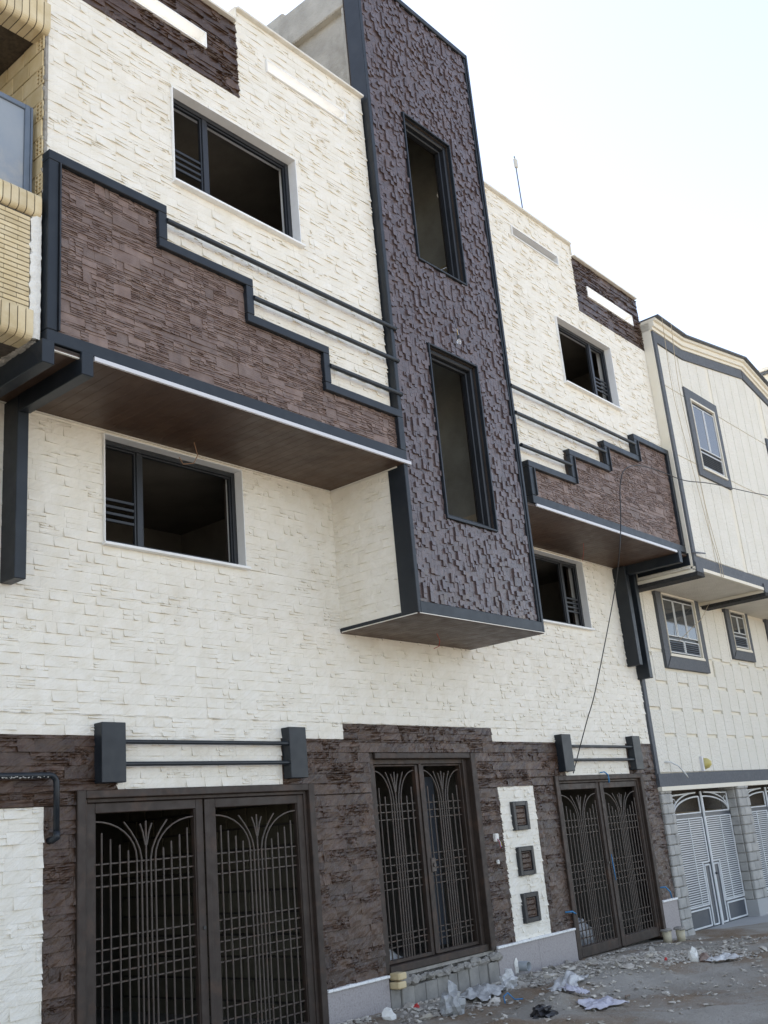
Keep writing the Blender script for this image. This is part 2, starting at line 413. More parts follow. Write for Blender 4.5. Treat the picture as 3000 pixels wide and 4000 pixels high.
STONES = {k: [] for k in VAR}
class Stone: __slots__ = ('p','w','d','h','rz','var','parent','area')
def add_stone(kind, cx, y, cz, w_, d_, h_, parent, rz=0.0):
    s = Stone(); s.p = (cx, y, cz); s.w, s.d, s.h = w_, d_, h_; s.rz = rz; s.parent = parent
    s.var = rnd.randrange(len(VAR[kind]))
    q = project(s.p)
    s.area = -1
    if q and -5 < q[0] < 773 and -5 < q[1] < 1029:
        foot = fwd.x*0 + 1
        view = (CAM - Vector(s.p)).normalized()
        nrm = Vector((0,-1,0)) if rz == 0 else Vector((-1,0,0))
        s.area = w_*h_*max(view.dot(nrm), 0)/q[2]**2
    STONES[kind].append(s)
def intervals(inc, exc, z0, z1):
    """x intervals covered by inc and free of exc for the whole band z0..z1"""
    zm = (z0+z1)/2
    pts = sorted({v for r in inc+exc for v in r[:2]}); out = []
    for a, b in zip(pts, pts[1:]):
        x = (a+b)/2
        if any(r[0]<x<r[1] and r[2]<zm<r[3] for r in inc) and not any(r[0]<x<r[1] and r[2]<zm<r[3] for r in exc):
            if out and abs(out[-1][1]-a) < 1e-6: out[-1][1] = b
            else: out.append([a,b])
    return out
def lay(kind, inc, exc, y, parent, courses, lens, depth, gap=.0015, axis='x', off=0.0, mindepth=.4, seed=1):
    r = random.Random(seed)
    zlo = min(q[2] for q in inc); zhi = max(q[3] for q in inc)
    xlo = min(q[0] for q in inc); xhi = max(q[1] for q in inc)
    zb = sorted({v for q in inc+exc for v in q[2:]})
    z = zlo
    while z < zhi - .004:
        h = r.choice(courses)*r.uniform(.95,1.05); z1 = min(z+h, zhi)
        if zhi - z1 < .018: z1 = zhi
        # joints of this course
        xs = [xlo - r.uniform(0, lens[1])]
        while xs[-1] < xhi: xs.append(xs[-1] + r.uniform(*lens))
        deps = [depth*r.uniform(mindepth, 1) for _ in xs]
        cuts = [z] + [v for v in zb if z+1e-4 < v < z1-1e-4] + [z1]
        for a, b in zip(cuts, cuts[1:]):
            for xa, xb in intervals(inc, exc, a, b):
                for k in range(len(xs)-1):
                    p, q = max(xs[k], xa), min(xs[k+1], xb)
                    if q - p < .006: continue
                    w_, h_ = q-p-gap, max(b-a-gap, .003)
                    if axis == 'x': add_stone(kind, (p+q)/2, y, (a+b)/2, w_, deps[k], h_, parent)
                    else: add_stone(kind, off, (p+q)/2, (a+b)/2, w_, deps[k], h_, parent, -math.pi/2)
        z = z1
def lay_tiles(kind, inc, exc, y, parent, tw, th, depth, gap=.0006, axis='x', off=0.0, dvar=.1, split=.75, minh=.018, seed=1):
    """moulded facing tiles in running bond, each tile broken into ledges of its own"""
    r = random.Random(seed)
    zlo = min(q[2] for q in inc); zhi = max(q[3] for q in inc); xlo = min(q[0] for q in inc); xhi = max(q[1] for q in inc)
    zb = sorted({v for q in inc+exc for v in q[2:]})
    def cut(a, b, c, d, lvl, out):
        w_, h_ = b-a, d-c
        if lvl > 3 or r.random() > split or (h_ < 2*minh and w_ < .10): out.append((a,b,c,d)); return
        if h_ > 2*minh and (r.random() < .62 or w_ < .11):
            m = c+h_*r.uniform(.34,.66); cut(a,b,c,m,lvl+1,out); cut(a,b,m,d,lvl+1,out)
        elif w_ > .09:
            m = a+w_*r.uniform(.28,.72); cut(a,m,c,d,lvl+1,out); cut(m,b,c,d,lvl+1,out)
        else: out.append((a,b,c,d))
    z = zlo - r.uniform(0, th*.3)
    while z < zhi:
        x = xlo - r.uniform(0, tw)
        while x < xhi:
            wv = tw*r.uniform(.85,1.15); pcs = []; cut(x, x+wv, z, z+th, 0, pcs)
            for (a,b,c,d) in pcs:
                dep = depth*r.uniform(1-dvar, 1+dvar*.3)
                c2, d2 = max(c,zlo), min(d,zhi)
                if d2-c2 < .004: continue
                cuts = [c2]+[v for v in zb if c2+1e-4 < v < d2-1e-4]+[d2]
                for e, f in zip(cuts, cuts[1:]):
                    if f-e < .004: continue
                    for xa, xb in intervals(inc, exc, e, f):
                        p, q = max(a,xa), min(b,xb)
                        if q-p < .006: continue
                        if axis == 'x': add_stone(kind, (p+q)/2, y, (e+f)/2, q-p-gap, dep, f-e-gap, parent)
                        else: add_stone(kind, off, (p+q)/2, (e+f)/2, q-p-gap, dep, f-e-gap, parent, -math.pi/2)
            x += wv
        z += th
def flush_stones(house):
    for kind, lst in STONES.items():
        lst.sort(key=lambda s: -s.area)
        nm = {'cream':'cream_stone','brown':'brown_stone','slate':'ledger_stone','mosaic':'mosaic_block'}[kind]
        for s in lst[:300]:
            o = bpy.data.objects.new(nm, VAR[kind][s.var][0])
            o.scale = (s.w, s.d, s.h); o.rotation_euler = (0,0,s.rz)
            link(o, s.parent, s.p)
        vs = []; fs = []; k = 0
        for s in lst[300:]:
            _, v, f = VAR[kind][s.var]
            q = v*np.array([s.w, s.d, s.h])
            if s.rz: c, sn = math.cos(s.rz), math.sin(s.rz); q = np.stack([q[:,0]*c-q[:,1]*sn, q[:,0]*sn+q[:,1]*c, q[:,2]],1)
            vs.append(q+np.array(s.p)); fs += [tuple((x+k).tolist()) for x in f]; k += len(v)
        if vs:
            mb = MB(); mb.v = [tuple(p) for p in np.concatenate(vs)]; mb.f = fs
            mb.build(nm+'work', kind, house, kind='stuff')

# ------------------------------------------------------------------ setting: ground
def gz(x, y):
    """ground height"""
    xs = [-400, 6, 8, 11, 13, 14.5, 17, 40, 400]; zs = [.06,.06,.045,.0,-.03,-.09,-.16,-.3,-.3]
    b = np.interp(x, xs, zs)
    near = np.clip(1-np.abs(np.asarray(y)+1.6)/6, 0, 1)*np.clip((np.asarray(x)-2)/3,0,1)*np.clip((19-np.asarray(x))/5,0,1)
    wv = .018*np.sin(2.1*x+1.3*y)+.015*np.sin(1.1*x-2.7*y+1)+.012*np.sin(5.3*x+3.9*y)+.008*np.sin(9.1*x-7.3*y+2)
    m1 = .10*np.exp(-((x-8.42)**2/.10+(y+1.62)**2/.06)) + .07*np.exp(-((x-10.3)**2/1.6+(y+1.2)**2/.35)) + .05*np.exp(-((x-12)**2/1.2+(y+.75)**2/.3))
    return b + near*wv*np.clip((-np.asarray(y)-.02)/.5,0,1) + m1
def build_ground():
    xs = np.concatenate([np.linspace(-400,3,24), np.arange(3.2,15,.06), np.arange(15,20,.2), np.geomspace(21,400,20)])
    ys = np.concatenate([-np.geomspace(400,5.2,24), np.arange(-5,.3,.06), np.linspace(.6,12,8), np.geomspace(20,400,10)])
    X, Y = np.meshgrid(xs, ys); Z = gz(X, Y)
    fine = np.clip((X-3)/2,0,1)*np.clip((16-X)/2,0,1)*np.clip((Y+5)/1,0,1)*(Y<0.0)
    ng = rng.normal(0,1,X.shape); Z = Z + fine*ng*.004
    nx = len(xs); v = np.stack([X.ravel(),Y.ravel(),Z.ravel()],1)
    f = [(j*nx+i, j*nx+i+1, (j+1)*nx+i+1, (j+1)*nx+i) for j in range(len(ys)-1) for i in range(nx-1)]
    me = bpy.data.meshes.new('ground'); me.from_pydata(v.tolist(), [], f); me.materials.append(MT['ground'])
    me.polygons.foreach_set('use_smooth', [True]*len(f))
    o = bpy.data.objects.new('ground', me); link(o); tag(o, kind='structure')
build_ground()
# concrete ramp in front of the neighbour's gate
mb = MB()
mb.add([(14.7,.6,-.11),(21,.6,-.11),(21,-1.3,-.20),(14.3,-.9,-.13),(14.35,-.1,-.10),
        (14.7,.6,-.4),(21,.6,-.4),(21,-1.3,-.4),(14.3,-.9,-.4),(14.35,-.1,-.4)],
       [(4,3,2,1,0),(3,8,7,2),(4,9,8,3),(0,5,9,4)])
mb.build('driveway', 'apron', None, kind='structure')

# ------------------------------------------------------------------ the new house
XL, XR = 3.72, 14.33
YU = -.95
PL_B, PL_T, PS1, PS2, PS3 = 5.197, 6.834, 6.498, 6.133, 5.745
TXL, TXR = 7.735, 10.014
house = thing('new_house', (9.0, 0.0, 0.0), 'new three-storey house faced in cream and brown split stone with tall brown tower', 'house')

WINS_LO = [(4.895,6.457,4.133,5.105), (11.42,12.986,4.133,5.105)]
WINS_UP = [(4.972,6.515,7.197,8.178), (11.541,13.05,7.197,8.178)]
SLOTS = [(4.02,5.397,8.896,9.053), (6.215,7.386,9.103,9.235), (10.69,11.849,9.103,9.235), (12.644,14.041,8.896,9.053)]
GATES = [(4.623,7.174,-.2,2.13), (8.021,9.827,.30,2.417), (11.461,13.80,-.2,2.13)]
grow = lambda r, d: (r[0]-d, r[1]+d, r[2]-d, r[3]+d)

# lower wall
holes_lo = [grow(r,.010) for r in WINS_LO] + GATES
lower_wall = wall_mesh(MB(), [(3.2,14.265,-.3,5.20)], holes_lo, .030, .27).build('lower_wall', 'grout_dark', house)
# tan bedding behind the cream part of the facade (thin coat proud of the dark wall)
upper_zone = wall_mesh(MB(), [(3.2,14.262,2.546,5.19)], [grow(r,.010) for r in WINS_LO]+[(7.666,10.232,2.50,2.701)], .0285, .034)
upper_zone.build('mortar_bed', 'grout_tan', house)

# upper wall (projecting storey) in two pieces beside the tower
holes_up = [grow(r,.010) for r in WINS_UP] + [grow(r,.012) for r in SLOTS]
up_l, up_r = [wall_mesh(MB(), [q], holes_up+[(3.0,5.808,9.44,10),(12.306,15,9.44,10)], YU+.028, YU+.12).build('upper_wall', 'grout_tan', house)
    for q in ((XL+.01,TXL-.01,5.16,9.615),(TXR+.01,XR-.01,5.16,9.615))]
for q, p in (((XL+.012,5.79,8.56,9.43),up_l),((12.33,XR-.012,8.56,9.43),up_r)):
    wall_mesh(MB(), [q], [grow(r,.012) for r in SLOTS], YU+.0275, YU+.03).build('mortar_bed', 'grout_dark', p)

# --- stone facing: lower wall
CG = dict(dvar=.05, split=.42)
R1B = (7.666,10.232,2.546,2.701)
niche = (10.229,10.984,.34,2.028)
cream_lo = [(3.2,14.262,2.546,5.148)]
exc_cream = [grow(r,.010) for r in WINS_LO] + [R1B, (7.80,9.95,3.66,5.2)]
lay_tiles('cream', cream_lo, exc_cream, .026, lower_wall, .21, .088, .030, seed=11, **CG)
lay_tiles('cream', [(3.2,4.36,.2,2.023)], [], .026, lower_wall, .21, .088, .030, seed=12, **CG)
lay_tiles('cream', [(4.997,6.806,2.131,2.546)], [], .026, lower_wall, .21, .088, .028, seed=13, **CG)
lay_tiles('cream', [(11.76,13.50,2.131,2.546)], [], .026, lower_wall, .21, .088, .028, seed=14, **CG)
TILES = [(10.44,10.76,1.53,1.853),(10.445,10.765,1.031,1.346),(10.43,10.75,.526,.842)]
lay_tiles('cream', [niche], TILES, .026, lower_wall, .21, .088, .034, seed=15, **CG)
brown_lo = [(3.2,14.262,.33,2.546), R1B]
exc_b = [(3.2,4.36,.2,2.023),(4.997,6.806,2.131,2.546),(11.76,13.50,2.131,2.546), niche] + GATES + [(3.2,4.63,-.3,.33)]
lay_tiles('brown', brown_lo, exc_b, .026, lower_wall, .32, .10, .034, seed=16, dvar=.2, split=.62)
# --- stone facing: upper wall
def step_exc():
    return [(XL,4.816,5,PL_T),(4.8,5.773,5,PS1),(5.7,6.735,5,PS2),(6.7,TXL+.1,5,PS3),
            (TXR-.1,11.25,5,PS3),(11.2,12.26,5,PS2),(12.2,13.24,5,PS1),(13.19,15,5,PL_T)]
b2 = [(XL,5.808,8.548,9.44),(12.306,XR,8.548,9.44)]
cream_up = [(XL,TXL-.02,5.7,9.615),(TXR+.012,XR,5.7,9.615)]
exc_u = step_exc() + [grow(r,.010) for r in WINS_UP] + [grow(r,.012) for r in SLOTS] + [(XL,5.808,8.548,10),(12.306,15,8.548,10)]
for p, q, b in ((up_l, cream_up[0], b2[0]), (up_r, cream_up[1], b2[1])):
    lay_tiles('cream', [q], exc_u, YU+.026, p, .21, .088, .030, seed=21, **CG)
    lay_tiles('brown', [b], [grow(r,.012) for r in SLOTS], YU+.026, p, .32, .10, .034, seed=22, dvar=.25, split=.62)

# --- copings on the parapet
for a, b, z, p in ((5.815,TXL-.02,9.615,up_l),(TXR+.02,12.30,9.615,up_r),(XL-.01,5.78,9.442,up_l),(12.335,14.30,9.442,up_r)):
    x = a; n = max(1, round((b-a)/.95)); wd = (b-a)/n
    for k in range(n): box('coping_slab', 'coping', p, a+k*wd+.001, a+(k+1)*wd-.001, YU-.035, YU+.18, z, z+.028, ch=.004)
box('coping_upstand', 'coping', up_l, 5.795, 5.813, YU-.01, YU+.16, 9.46, 9.64, ch=.003)
box('coping_upstand', 'coping', up_r, 12.303, 12.32, YU-.01, YU+.16, 9.46, 9.64, ch=.003)

# --- slots through the parapet, lined with white marble
for k, (a,b,c,d) in enumerate(SLOTS):
    mb = MB(); y0, y1 = YU-.006, YU+.124
    mb.box(a-.010,b+.010,y0,y1,c-.010,c); mb.box(a-.010,b+.010,y0,y1,d,d+.010)
    mb.box(a-.010,a,y0,y1,c,d); mb.box(b,b+.010,y0,y1,c,d)
    o = mb.build('parapet_slot', 'marble', house)
    if k == 2: box('slot_back', 'inner', o, a-.01, b+.01, YU+.126, YU+.17, c-.02, d+.02)

# --- stepped stone panels with dark metal borders
panel_l = wall_mesh(MB(), [(3.74,4.78,5.24,6.80),(4.7,5.73,5.24,6.46),(5.7,6.70,5.24,6.10),(6.65,TXL+.0,5.24,5.71)], [], -.972, -.925).build('stepped_panel', 'grout_dark', house)
panel_r = wall_mesh(MB(), [(10.2,11.25,5.24,5.71),(11.2,12.26,5.24,6.10),(12.2,13.24,5.24,6.46),(13.2,14.30,5.24,6.80)], [], -.972, -.925).build('stepped_panel', 'grout_dark', house)
TH = .084
inc = [(3.783,4.730,5.296,PL_T-TH),(4.729,5.688,5.296,PS1-TH),(5.687,6.650,5.296,PS2-TH),(6.649,7.705,5.296,PS3-TH)]
lay_tiles('slate', inc, [], -.974, panel_l, .26, .105, .022, seed=31, dvar=.32, split=.9, minh=.013)
inc = [(10.245,11.29,5.296,PS3-TH),(11.289,12.305,5.296,PS2-TH),(12.304,13.28,5.296,PS1-TH),(13.279,14.252,5.296,PL_T-TH)]
lay_tiles('slate', inc, [], -.974, panel_r, .26, .105, .022, seed=32, dvar=.32, split=.9, minh=.013)
YF = -1.026
def border(parent, segs):
    for (a,b,c,d) in segs:
        o = box('metal_border', 'black', parent, a, b, YF, -.93, c, d, ch=.005)
tl = TH; g = .0015
border(panel_l, [(3.697,3.783,5.302,PL_T-TH-g), (3.697,4.816,PL_T-TH,PL_T), (4.730,4.816,PS1,PL_T-TH-g),
  (4.730,5.773,PS1-TH,PS1-g), (5.688,5.773,PS2,PS1-TH-g), (5.688,6.735,PS2-TH,PS2-g), (6.650,6.735,PS3,PS2-TH-g), (6.650,7.79,PS3-TH,PS3-g),
  (7.705,7.79,5.302,PS3-TH-g), (3.697,7.79,PL_B,5.300)])
border(panel_r, [(10.154,10.240,5.302,PS3-TH-g), (10.154,11.290,PS3-TH,PS3-g), (11.205,11.290,PS3,PS2-TH-g), (11.205,12.305,PS2-TH,PS2-g),
  (12.221,12.305,PS2,PS1-TH-g), (12.221,13.281,PS1-TH,PS1-g), (13.197,13.281,PS1,PL_T-TH-g), (13.197,14.332,PL_T-TH,PL_T),
  (14.255,14.332,5.302,PL_T-TH-g), (10.154,14.332,PL_B,5.300)])
# inner dark lip round the stone
for pan, segs in ((panel_l, [(3.784,3.796,5.304,6.74)]), (panel_r, [(10.241,10.258,5.304,5.655),(11.291,11.305,5.665,6.04),(12.306,12.319,6.06,6.405),(13.282,13.296,6.42,6.74)])):
    for (a,b,c,d) in segs: box('border_lip', 'frame', pan, a, b, -1.045, -.95, c, d, ch=.002)

# --- soffits under the projecting storey: planks, edge strips, loose wires
SO = 5.150
def soffit(name, x0, x1, y0, y1, z, step, along):
    o = MB().box(x0, x1, y0, y1, z+.012, z+.03).build(name, 'grout_dark', house)
    n = int(round((x1-x0)/step)); wd = (x1-x0)/n
    for k in range(n): MB().box(x0+k*wd+.0006, x0+(k+1)*wd-.0006, y0+.002, y1-.002, z, z+.011, .001).build('plank', 'wood', o)
    return o
soffit('soffit', 3.70, TXL-.005, -1.02, .02, SO, .10, 'y')
soffit('soffit', TXR+.005, 14.33, -1.02, .02, SO, .10, 'y')
box('edge_strip', 'white', house, 4.085, 7.83, -1.044, -1.022, 5.153, 5.188, ch=.002)
box('edge_strip', 'white', house, 10.19, 13.97, -1.044, -1.022, 5.153, 5.188, ch=.002)
box('edge_strip', 'coping', house, 3.76, 3.97, -1.02, -1.0, 5.140, 5.149, ch=.001)
box('soffit_bead', 'coping', house, 3.72, TXL-.01, -.006, .02, 5.138, 5.149, ch=.001)
box('soffit_bead', 'coping', house, TXR+.02, 14.0, -.006, .02, 5.138, 5.149, ch=.001)
box('soffit_bead', 'coping', house, TXL-.012, TXL-.0, -.93, -.01, 5.136, 5.149, ch=.001)

# --- beams and posts of dark metal
def bracket(x0, x1, zb, px0, px1):
    mb = MB()
    mb.box(x0, x1, -1.05, -.193, 5.010, 5.195, .005)
    mb.box(px0, px1, -.19, .02, zb, 5.145, .005)
    return mb.build('bracket', 'black', house)
bracket(3.645,3.745,3.49,3.640,3.735); bracket(3.972,4.072,3.665,3.968,4.064)
bracket(13.985,14.085,3.655,13.93,14.03); bracket(14.325,14.425,3.48,14.20,14.30)

# --- rails across the cream wall
for x0, x1, z in ((4.812,7.81,6.690),(5.77,7.80,6.311),(6.73,7.80,5.931),(9.99,13.20,6.668),(10.02,12.225,6.318),(10.05,11.21,5.905)):
    mb = MB(); mb.tube([(x0,-1.022,z),(x1,-1.022,z)], .0235, 12)
    mb.tube([(x1,-1.022,z),(x1+.004,-1.022,z)], .0255, 12) if x0 < 7 else mb.tube([(x0-.004,-1.022,z),(x0,-1.022,z)], .0255, 12)
    mb.build('rail', 'black', house, smooth=False)

# --- windows of the two storeys
def window(r, yf, mull_x, louv_side):
    a,b,c,d = r
    mb = MB(); y0 = yf-.012; yi = yf+.11
    mb.box(a-.009, b+.009, y0, yi+.12, d, d+.009, .002)
    mb.box(b, b+.009, y0, yi+.12, c, d, .002); mb.box(a-.009, a, y0, yi+.12, c, d, .002)
    lin = mb.build('window', 'marble', house)
    box('sill', 'marble', lin, a-.025, b+.035, yf-.045, yi+.12, c-.024, c, ch=.003)
    fr = MB().frame(a+.001, b-.001, c+.001, d-.001, .045, yi-.02, yi+.045, .004).build('window_frame', 'frame', lin)
    box('mullion', 'frame', lin, mull_x-.028, mull_x+.028, yi-.016, yi+.04, c+.047, d-.047, ch=.004)
    mb = MB()
    xa, xb = (a+.047, mull_x-.029) if louv_side == 'l' else (mull_x+.029, b-.047)
    for side in ((a+.047, mull_x-.029), (mull_x+.029, b-.047)):
        MB().frame(side[0], side[1], c+.047, d-.047, .018, yi-.002, yi+.03, .002).build('sash', 'frame', lin)
    for q in range(4):
        z = c+.235+q*.062
        box('louver_slat', 'frame', lin, xa+.02, xb-.02, yi, yi+.022, z, z+.026, ch=.003)
    return lin
window(WINS_LO[0], .0, 5.325, 'l'); window(WINS_LO[1], .0, 12.56, 'r')
window(WINS_UP[0], YU, 5.42, 'l'); window(WINS_UP[1], YU, 12.60, 'r')

# --- stair tower
TF = -1.000
TW = [(8.419,9.306,7.807,9.759),(8.419,9.306,4.722,6.709)]
tower = wall_mesh(MB(), [(TXL+.03,TXR-.03,3.66,11.55)], [grow(r,-.002) for r in TW], -.975, -.76).build('stair_tower', 'grout_dark', house)
TB = dict(l=7.816, r=9.938, b=3.751, t=11.50)
def mosaic():
    r = random.Random(5); cw = .054
    n = int((TB['r']-TB['l'])/cw); cw = (TB['r']-TB['l'])/n
    exc = [grow(q,.028) for q in TW]
    for k in range(n):
        x0 = TB['l']+k*cw; x1 = x0+cw; z = TB['b'] - r.uniform(0,.05)
        sub = r.random() < .22
        while z < TB['t']:
            h = r.choice([.044,.05,.053,.054,.055,.056,.058,.10]); a, b = max(z,TB['b']), min(z+h,TB['t']); z += h
            if b-a < .006: continue
            dep = r.choice([.011,.012,.012,.013,.013,.020,.028,.031,.034])
            parts = [(x0,x1)] if r.random() > .15 else [(x0,x0+cw*.5),(x0+cw*.5,x1)]
            for p, q in parts:
                for e in exc:
                    if q > e[0] and p < e[1] and b > e[2] and a < e[3]:
                        if p < e[0] and e[0]-p > .008: q = e[0]
                        elif q > e[1] and q-e[1] > .008: p = e[1]
                        elif a < e[2] and e[2]-a > .008: b = e[2]
                        elif b > e[3] and b-e[3] > .008: a = e[3]
                        else: q = p
                if q-p < .006 or b-a < .005: continue
                add_stone('mosaic', (p+q)/2, -.974, (a+b)/2, q-p-.0012, dep*r.uniform(.9,1.1), b-a-.0012, tower)
mosaic()
def tborder(*b): return box('metal_border', 'black', tower, *b, ch=.005)
tborder(TXL,7.775,-1.022,-.80,3.626,11.573); tborder(7.778,7.808,-1.008,-.9,3.745,11.50)
tborder(9.975,TXR,-1.022,-.80,3.626,11.573); tborder(9.944,9.972,-1.008,-.9,3.745,11.50)
tborder(7.777,9.973,-1.022,-.80,3.626,3.742); tborder(7.777,9.973,-1.022,-.80,11.503,11.573)
# foot of the tower: side faces, trims and plank soffit
tl_side = MB().box(TXL+.028,TXL+.20,-.82,.05,3.66,5.16).build('tower_side', 'grout_tan', house)
lay_tiles('cream', [(-.935,.02,3.665,5.148)], [], 0, tl_side, .21, .088, .026, axis='y', off=TXL+.026, seed=41, **CG)
MB().box(TXR-.20,TXR-.006,-.82,.05,3.66,5.16).build('tower_side', 'grout_tan', house)
box('metal_border', 'black', tower, TXL+.002, TXL+.05, -.798, .02, 3.628, 3.664, ch=.003)
box('metal_border', 'black', tower, TXR-.05, TXR-.002, -.798, .02, 3.628, 3.664, ch=.003)
ts = soffit('tower_soffit', TXL+.006, TXR-.006, -1.016, .02, 3.612, .095, 'y')
box('edge_strip', 'coping', ts, TXL+.003, TXL+.010, -1.0, .0, 3.617, 3.627, ch=.001)
box('edge_strip', 'coping', ts, TXL+.02, TXR-.02, -1.024, -1.018, 3.617, 3.626, ch=.001)
for a,b,c,d in TW:
    f = MB().frame(a-.024, b+.024, c-.024, d+.024, .022, -1.016, -.93, .003).build('tower_window', 'black', tower)
    MB().frame(a, b, c, d, .05, -.955, -.80, .012).build('frame_profile', 'frame', f)
    MB().frame(a+.052, b-.052, c+.052, d-.052, .03, -.90, -.84, .006).build('frame_profile', 'frame', f)
# concrete stair head above the roof
pent = MB().box(7.87,9.95,-.75,.13,11.10,11.3).build('stair_head', 'concrete', house)
MB().box(7.87,7.93,-.70,.13,8.6,11.099).build('concrete_panel', 'concrete', pent)
mb = MB()                                # side panel with a broken hole the sky shows through
hy0, hy1, hz0, hz1 = -.425, -.345, 9.60, 9.70
mb.box(9.89,9.95,-.75,hy0,8.6,11.099); mb.box(9.89,9.95,hy1,.13,8.6,11.099); mb.box(9.89,9.95,hy0,hy1,8.6,hz0); mb.box(9.89,9.95,hy0,hy1,hz1,11.099)
mb.build('concrete_panel', 'stair_in', pent)
mb = MB()
for q in range(12):
    an = 6.283*q/12; blob(mb, (9.90, -.385+.047*math.cos(an), 9.65+.056*math.sin(an)), .016, q+7, (.8,1,1), 1, .6)
mb.build('broken_edge', 'concrete', pent)
box('concrete_beam', 'concrete', pent, 7.775, 9.98, -.795, .345, 11.12, 11.62, ch=.012)
box('concrete_column', 'concrete', pent, 7.785, 8.1, .125, .34, 8.9, 11.118, ch=.01)
box('concrete_column', 'concrete', pent, 7.79, 7.95, -.798, -.70, 8.9, 11.118, ch=.008)
mb = MB().box(7.9,9.4,.36,.72,9.0,11.86,.02); mb.build('concrete_block', 'concrete', pent)
mb = MB()
P = [(7.95,.62,11.862),(8.2,.5,11.93),(8.45,.42,11.868),(8.35,.68,11.95),(8.1,.7,11.90)]
mb.add(P+[(p[0],p[1],11.861) for p in P], [(0,1,4),(1,3,4),(1,2,3),(0,5,6,1),(1,6,7,2),(2,7,8,3),(3,8,9,4),(4,9,5,0)])
mb.build('plastic_cover', 'bag', pent)
mb = MB()
for q in range(26):
    x = 7.775; y = -.6+q*.036; mb.tube([(7.786,y,11.125),(7.78+.004*math.sin(q*7),y+.005,11.105-.012*abs(math.sin(q*3.1)))], [.012,.003], 5)
mb.build('concrete_drips', 'concrete', pent)
mb = MB(); mb.tube([(9.99,-.60,11.5),(10.04,-.60,11.5),(10.06,-.6,11.42),(10.06,-.6,11.2)], .035, 8); mb.build('roof_vent_pipe', 'tubew', house)

# --- rooms behind the openings (bare shell)
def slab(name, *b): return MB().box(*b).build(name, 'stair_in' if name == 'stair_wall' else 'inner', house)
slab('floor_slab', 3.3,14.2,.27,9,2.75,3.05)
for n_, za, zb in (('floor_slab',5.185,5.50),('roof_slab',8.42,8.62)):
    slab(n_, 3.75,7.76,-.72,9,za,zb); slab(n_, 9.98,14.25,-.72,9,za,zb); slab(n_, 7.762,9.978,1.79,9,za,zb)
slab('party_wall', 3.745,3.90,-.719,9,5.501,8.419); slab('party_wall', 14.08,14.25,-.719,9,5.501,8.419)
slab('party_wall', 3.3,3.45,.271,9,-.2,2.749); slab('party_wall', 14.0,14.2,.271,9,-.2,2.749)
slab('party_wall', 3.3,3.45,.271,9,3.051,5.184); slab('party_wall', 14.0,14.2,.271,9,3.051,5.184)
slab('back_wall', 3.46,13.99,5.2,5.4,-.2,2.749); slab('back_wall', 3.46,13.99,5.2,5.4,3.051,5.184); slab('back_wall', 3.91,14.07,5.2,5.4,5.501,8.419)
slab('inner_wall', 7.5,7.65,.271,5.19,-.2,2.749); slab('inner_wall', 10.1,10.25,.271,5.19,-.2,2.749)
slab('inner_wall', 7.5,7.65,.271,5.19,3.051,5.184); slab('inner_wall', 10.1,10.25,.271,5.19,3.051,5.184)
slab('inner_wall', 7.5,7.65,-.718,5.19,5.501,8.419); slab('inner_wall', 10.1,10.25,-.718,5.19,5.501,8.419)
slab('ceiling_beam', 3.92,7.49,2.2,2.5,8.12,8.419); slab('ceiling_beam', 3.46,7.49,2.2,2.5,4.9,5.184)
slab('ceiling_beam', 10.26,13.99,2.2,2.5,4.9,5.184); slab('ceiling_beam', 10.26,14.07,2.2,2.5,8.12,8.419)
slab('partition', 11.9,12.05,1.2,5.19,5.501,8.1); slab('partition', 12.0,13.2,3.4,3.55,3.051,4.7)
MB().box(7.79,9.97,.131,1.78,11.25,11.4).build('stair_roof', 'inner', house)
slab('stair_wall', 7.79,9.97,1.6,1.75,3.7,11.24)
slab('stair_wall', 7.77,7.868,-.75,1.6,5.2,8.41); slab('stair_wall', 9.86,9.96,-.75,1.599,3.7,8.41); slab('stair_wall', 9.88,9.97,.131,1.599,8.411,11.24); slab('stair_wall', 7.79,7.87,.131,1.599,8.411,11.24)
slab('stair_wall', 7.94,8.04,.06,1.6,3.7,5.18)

# --- decor boxes with twin bars above the garage gates
for a, b in ((4.792,5.016),(6.817,7.037),(11.626,11.854),(13.53,13.757)):
    box('decor_box', 'black', house, a, b, -.092, .03, 2.177, 2.638, ch=.005)
for a, b in ((5.014,6.82),(11.852,13.535)):
    for z in (2.49,2.318):
        MB().tube([(a,-.062,z),(b,-.062,z)], .0185, 10).build('decor_bar', 'black', house)

# --- metal gates
def fan_leaf(parent, c, hw, y, z_top, z0, hz, shorts, stem_top, fan_top, inner):
    """bars of one leaf: shorts = [(offset, top)], inner = offsets of the stems, hz = heights of the cross bars"""
    r = .0075
    def bar(path, n=6, rr=r): MB().tube(path, rr, n).build('bar', 'bar', parent)
    for off, top in shorts:
        for sgn in (-1,1): bar([(c+sgn*off,y,z0),(c+sgn*off,y,top)])
    bar([(c,y,z0),(c,y,fan_top-.005)])
    for sgn in (-1,1):
        bar([(c+sgn*.006,y,stem_top+.10),(c+sgn*.03,y,stem_top+.20),(c+sgn*.058,y,fan_top-.025)])
        i1, i2 = inner
        P = [(c+sgn*i1,y,z0),(c+sgn*i1,y,stem_top)]
        for t in (.25,.5,.75,1): P.append((c+sgn*(i1+(hw*.43-i1)*t**1.7), y, stem_top+(fan_top-stem_top-.005)*t))
        bar(P)
        P = [(c+sgn*i2,y,z0),(c+sgn*i2,y,stem_top)]
        for t in range(1,9):
            an = math.pi/2*t/8
            P.append((c+sgn*(i2+(hw-i2)*(1-math.cos(an))), y, stem_top+(fan_top+.008-stem_top)*math.sin(an)))
        bar(P)
    for z in hz: bar([(c-hw,y+.012,z),(c+hw,y+.012,z)])
HZ = [1.583,1.502,1.42,1.055,.972,.888,.81,.731,.386,.292,.207,.12]
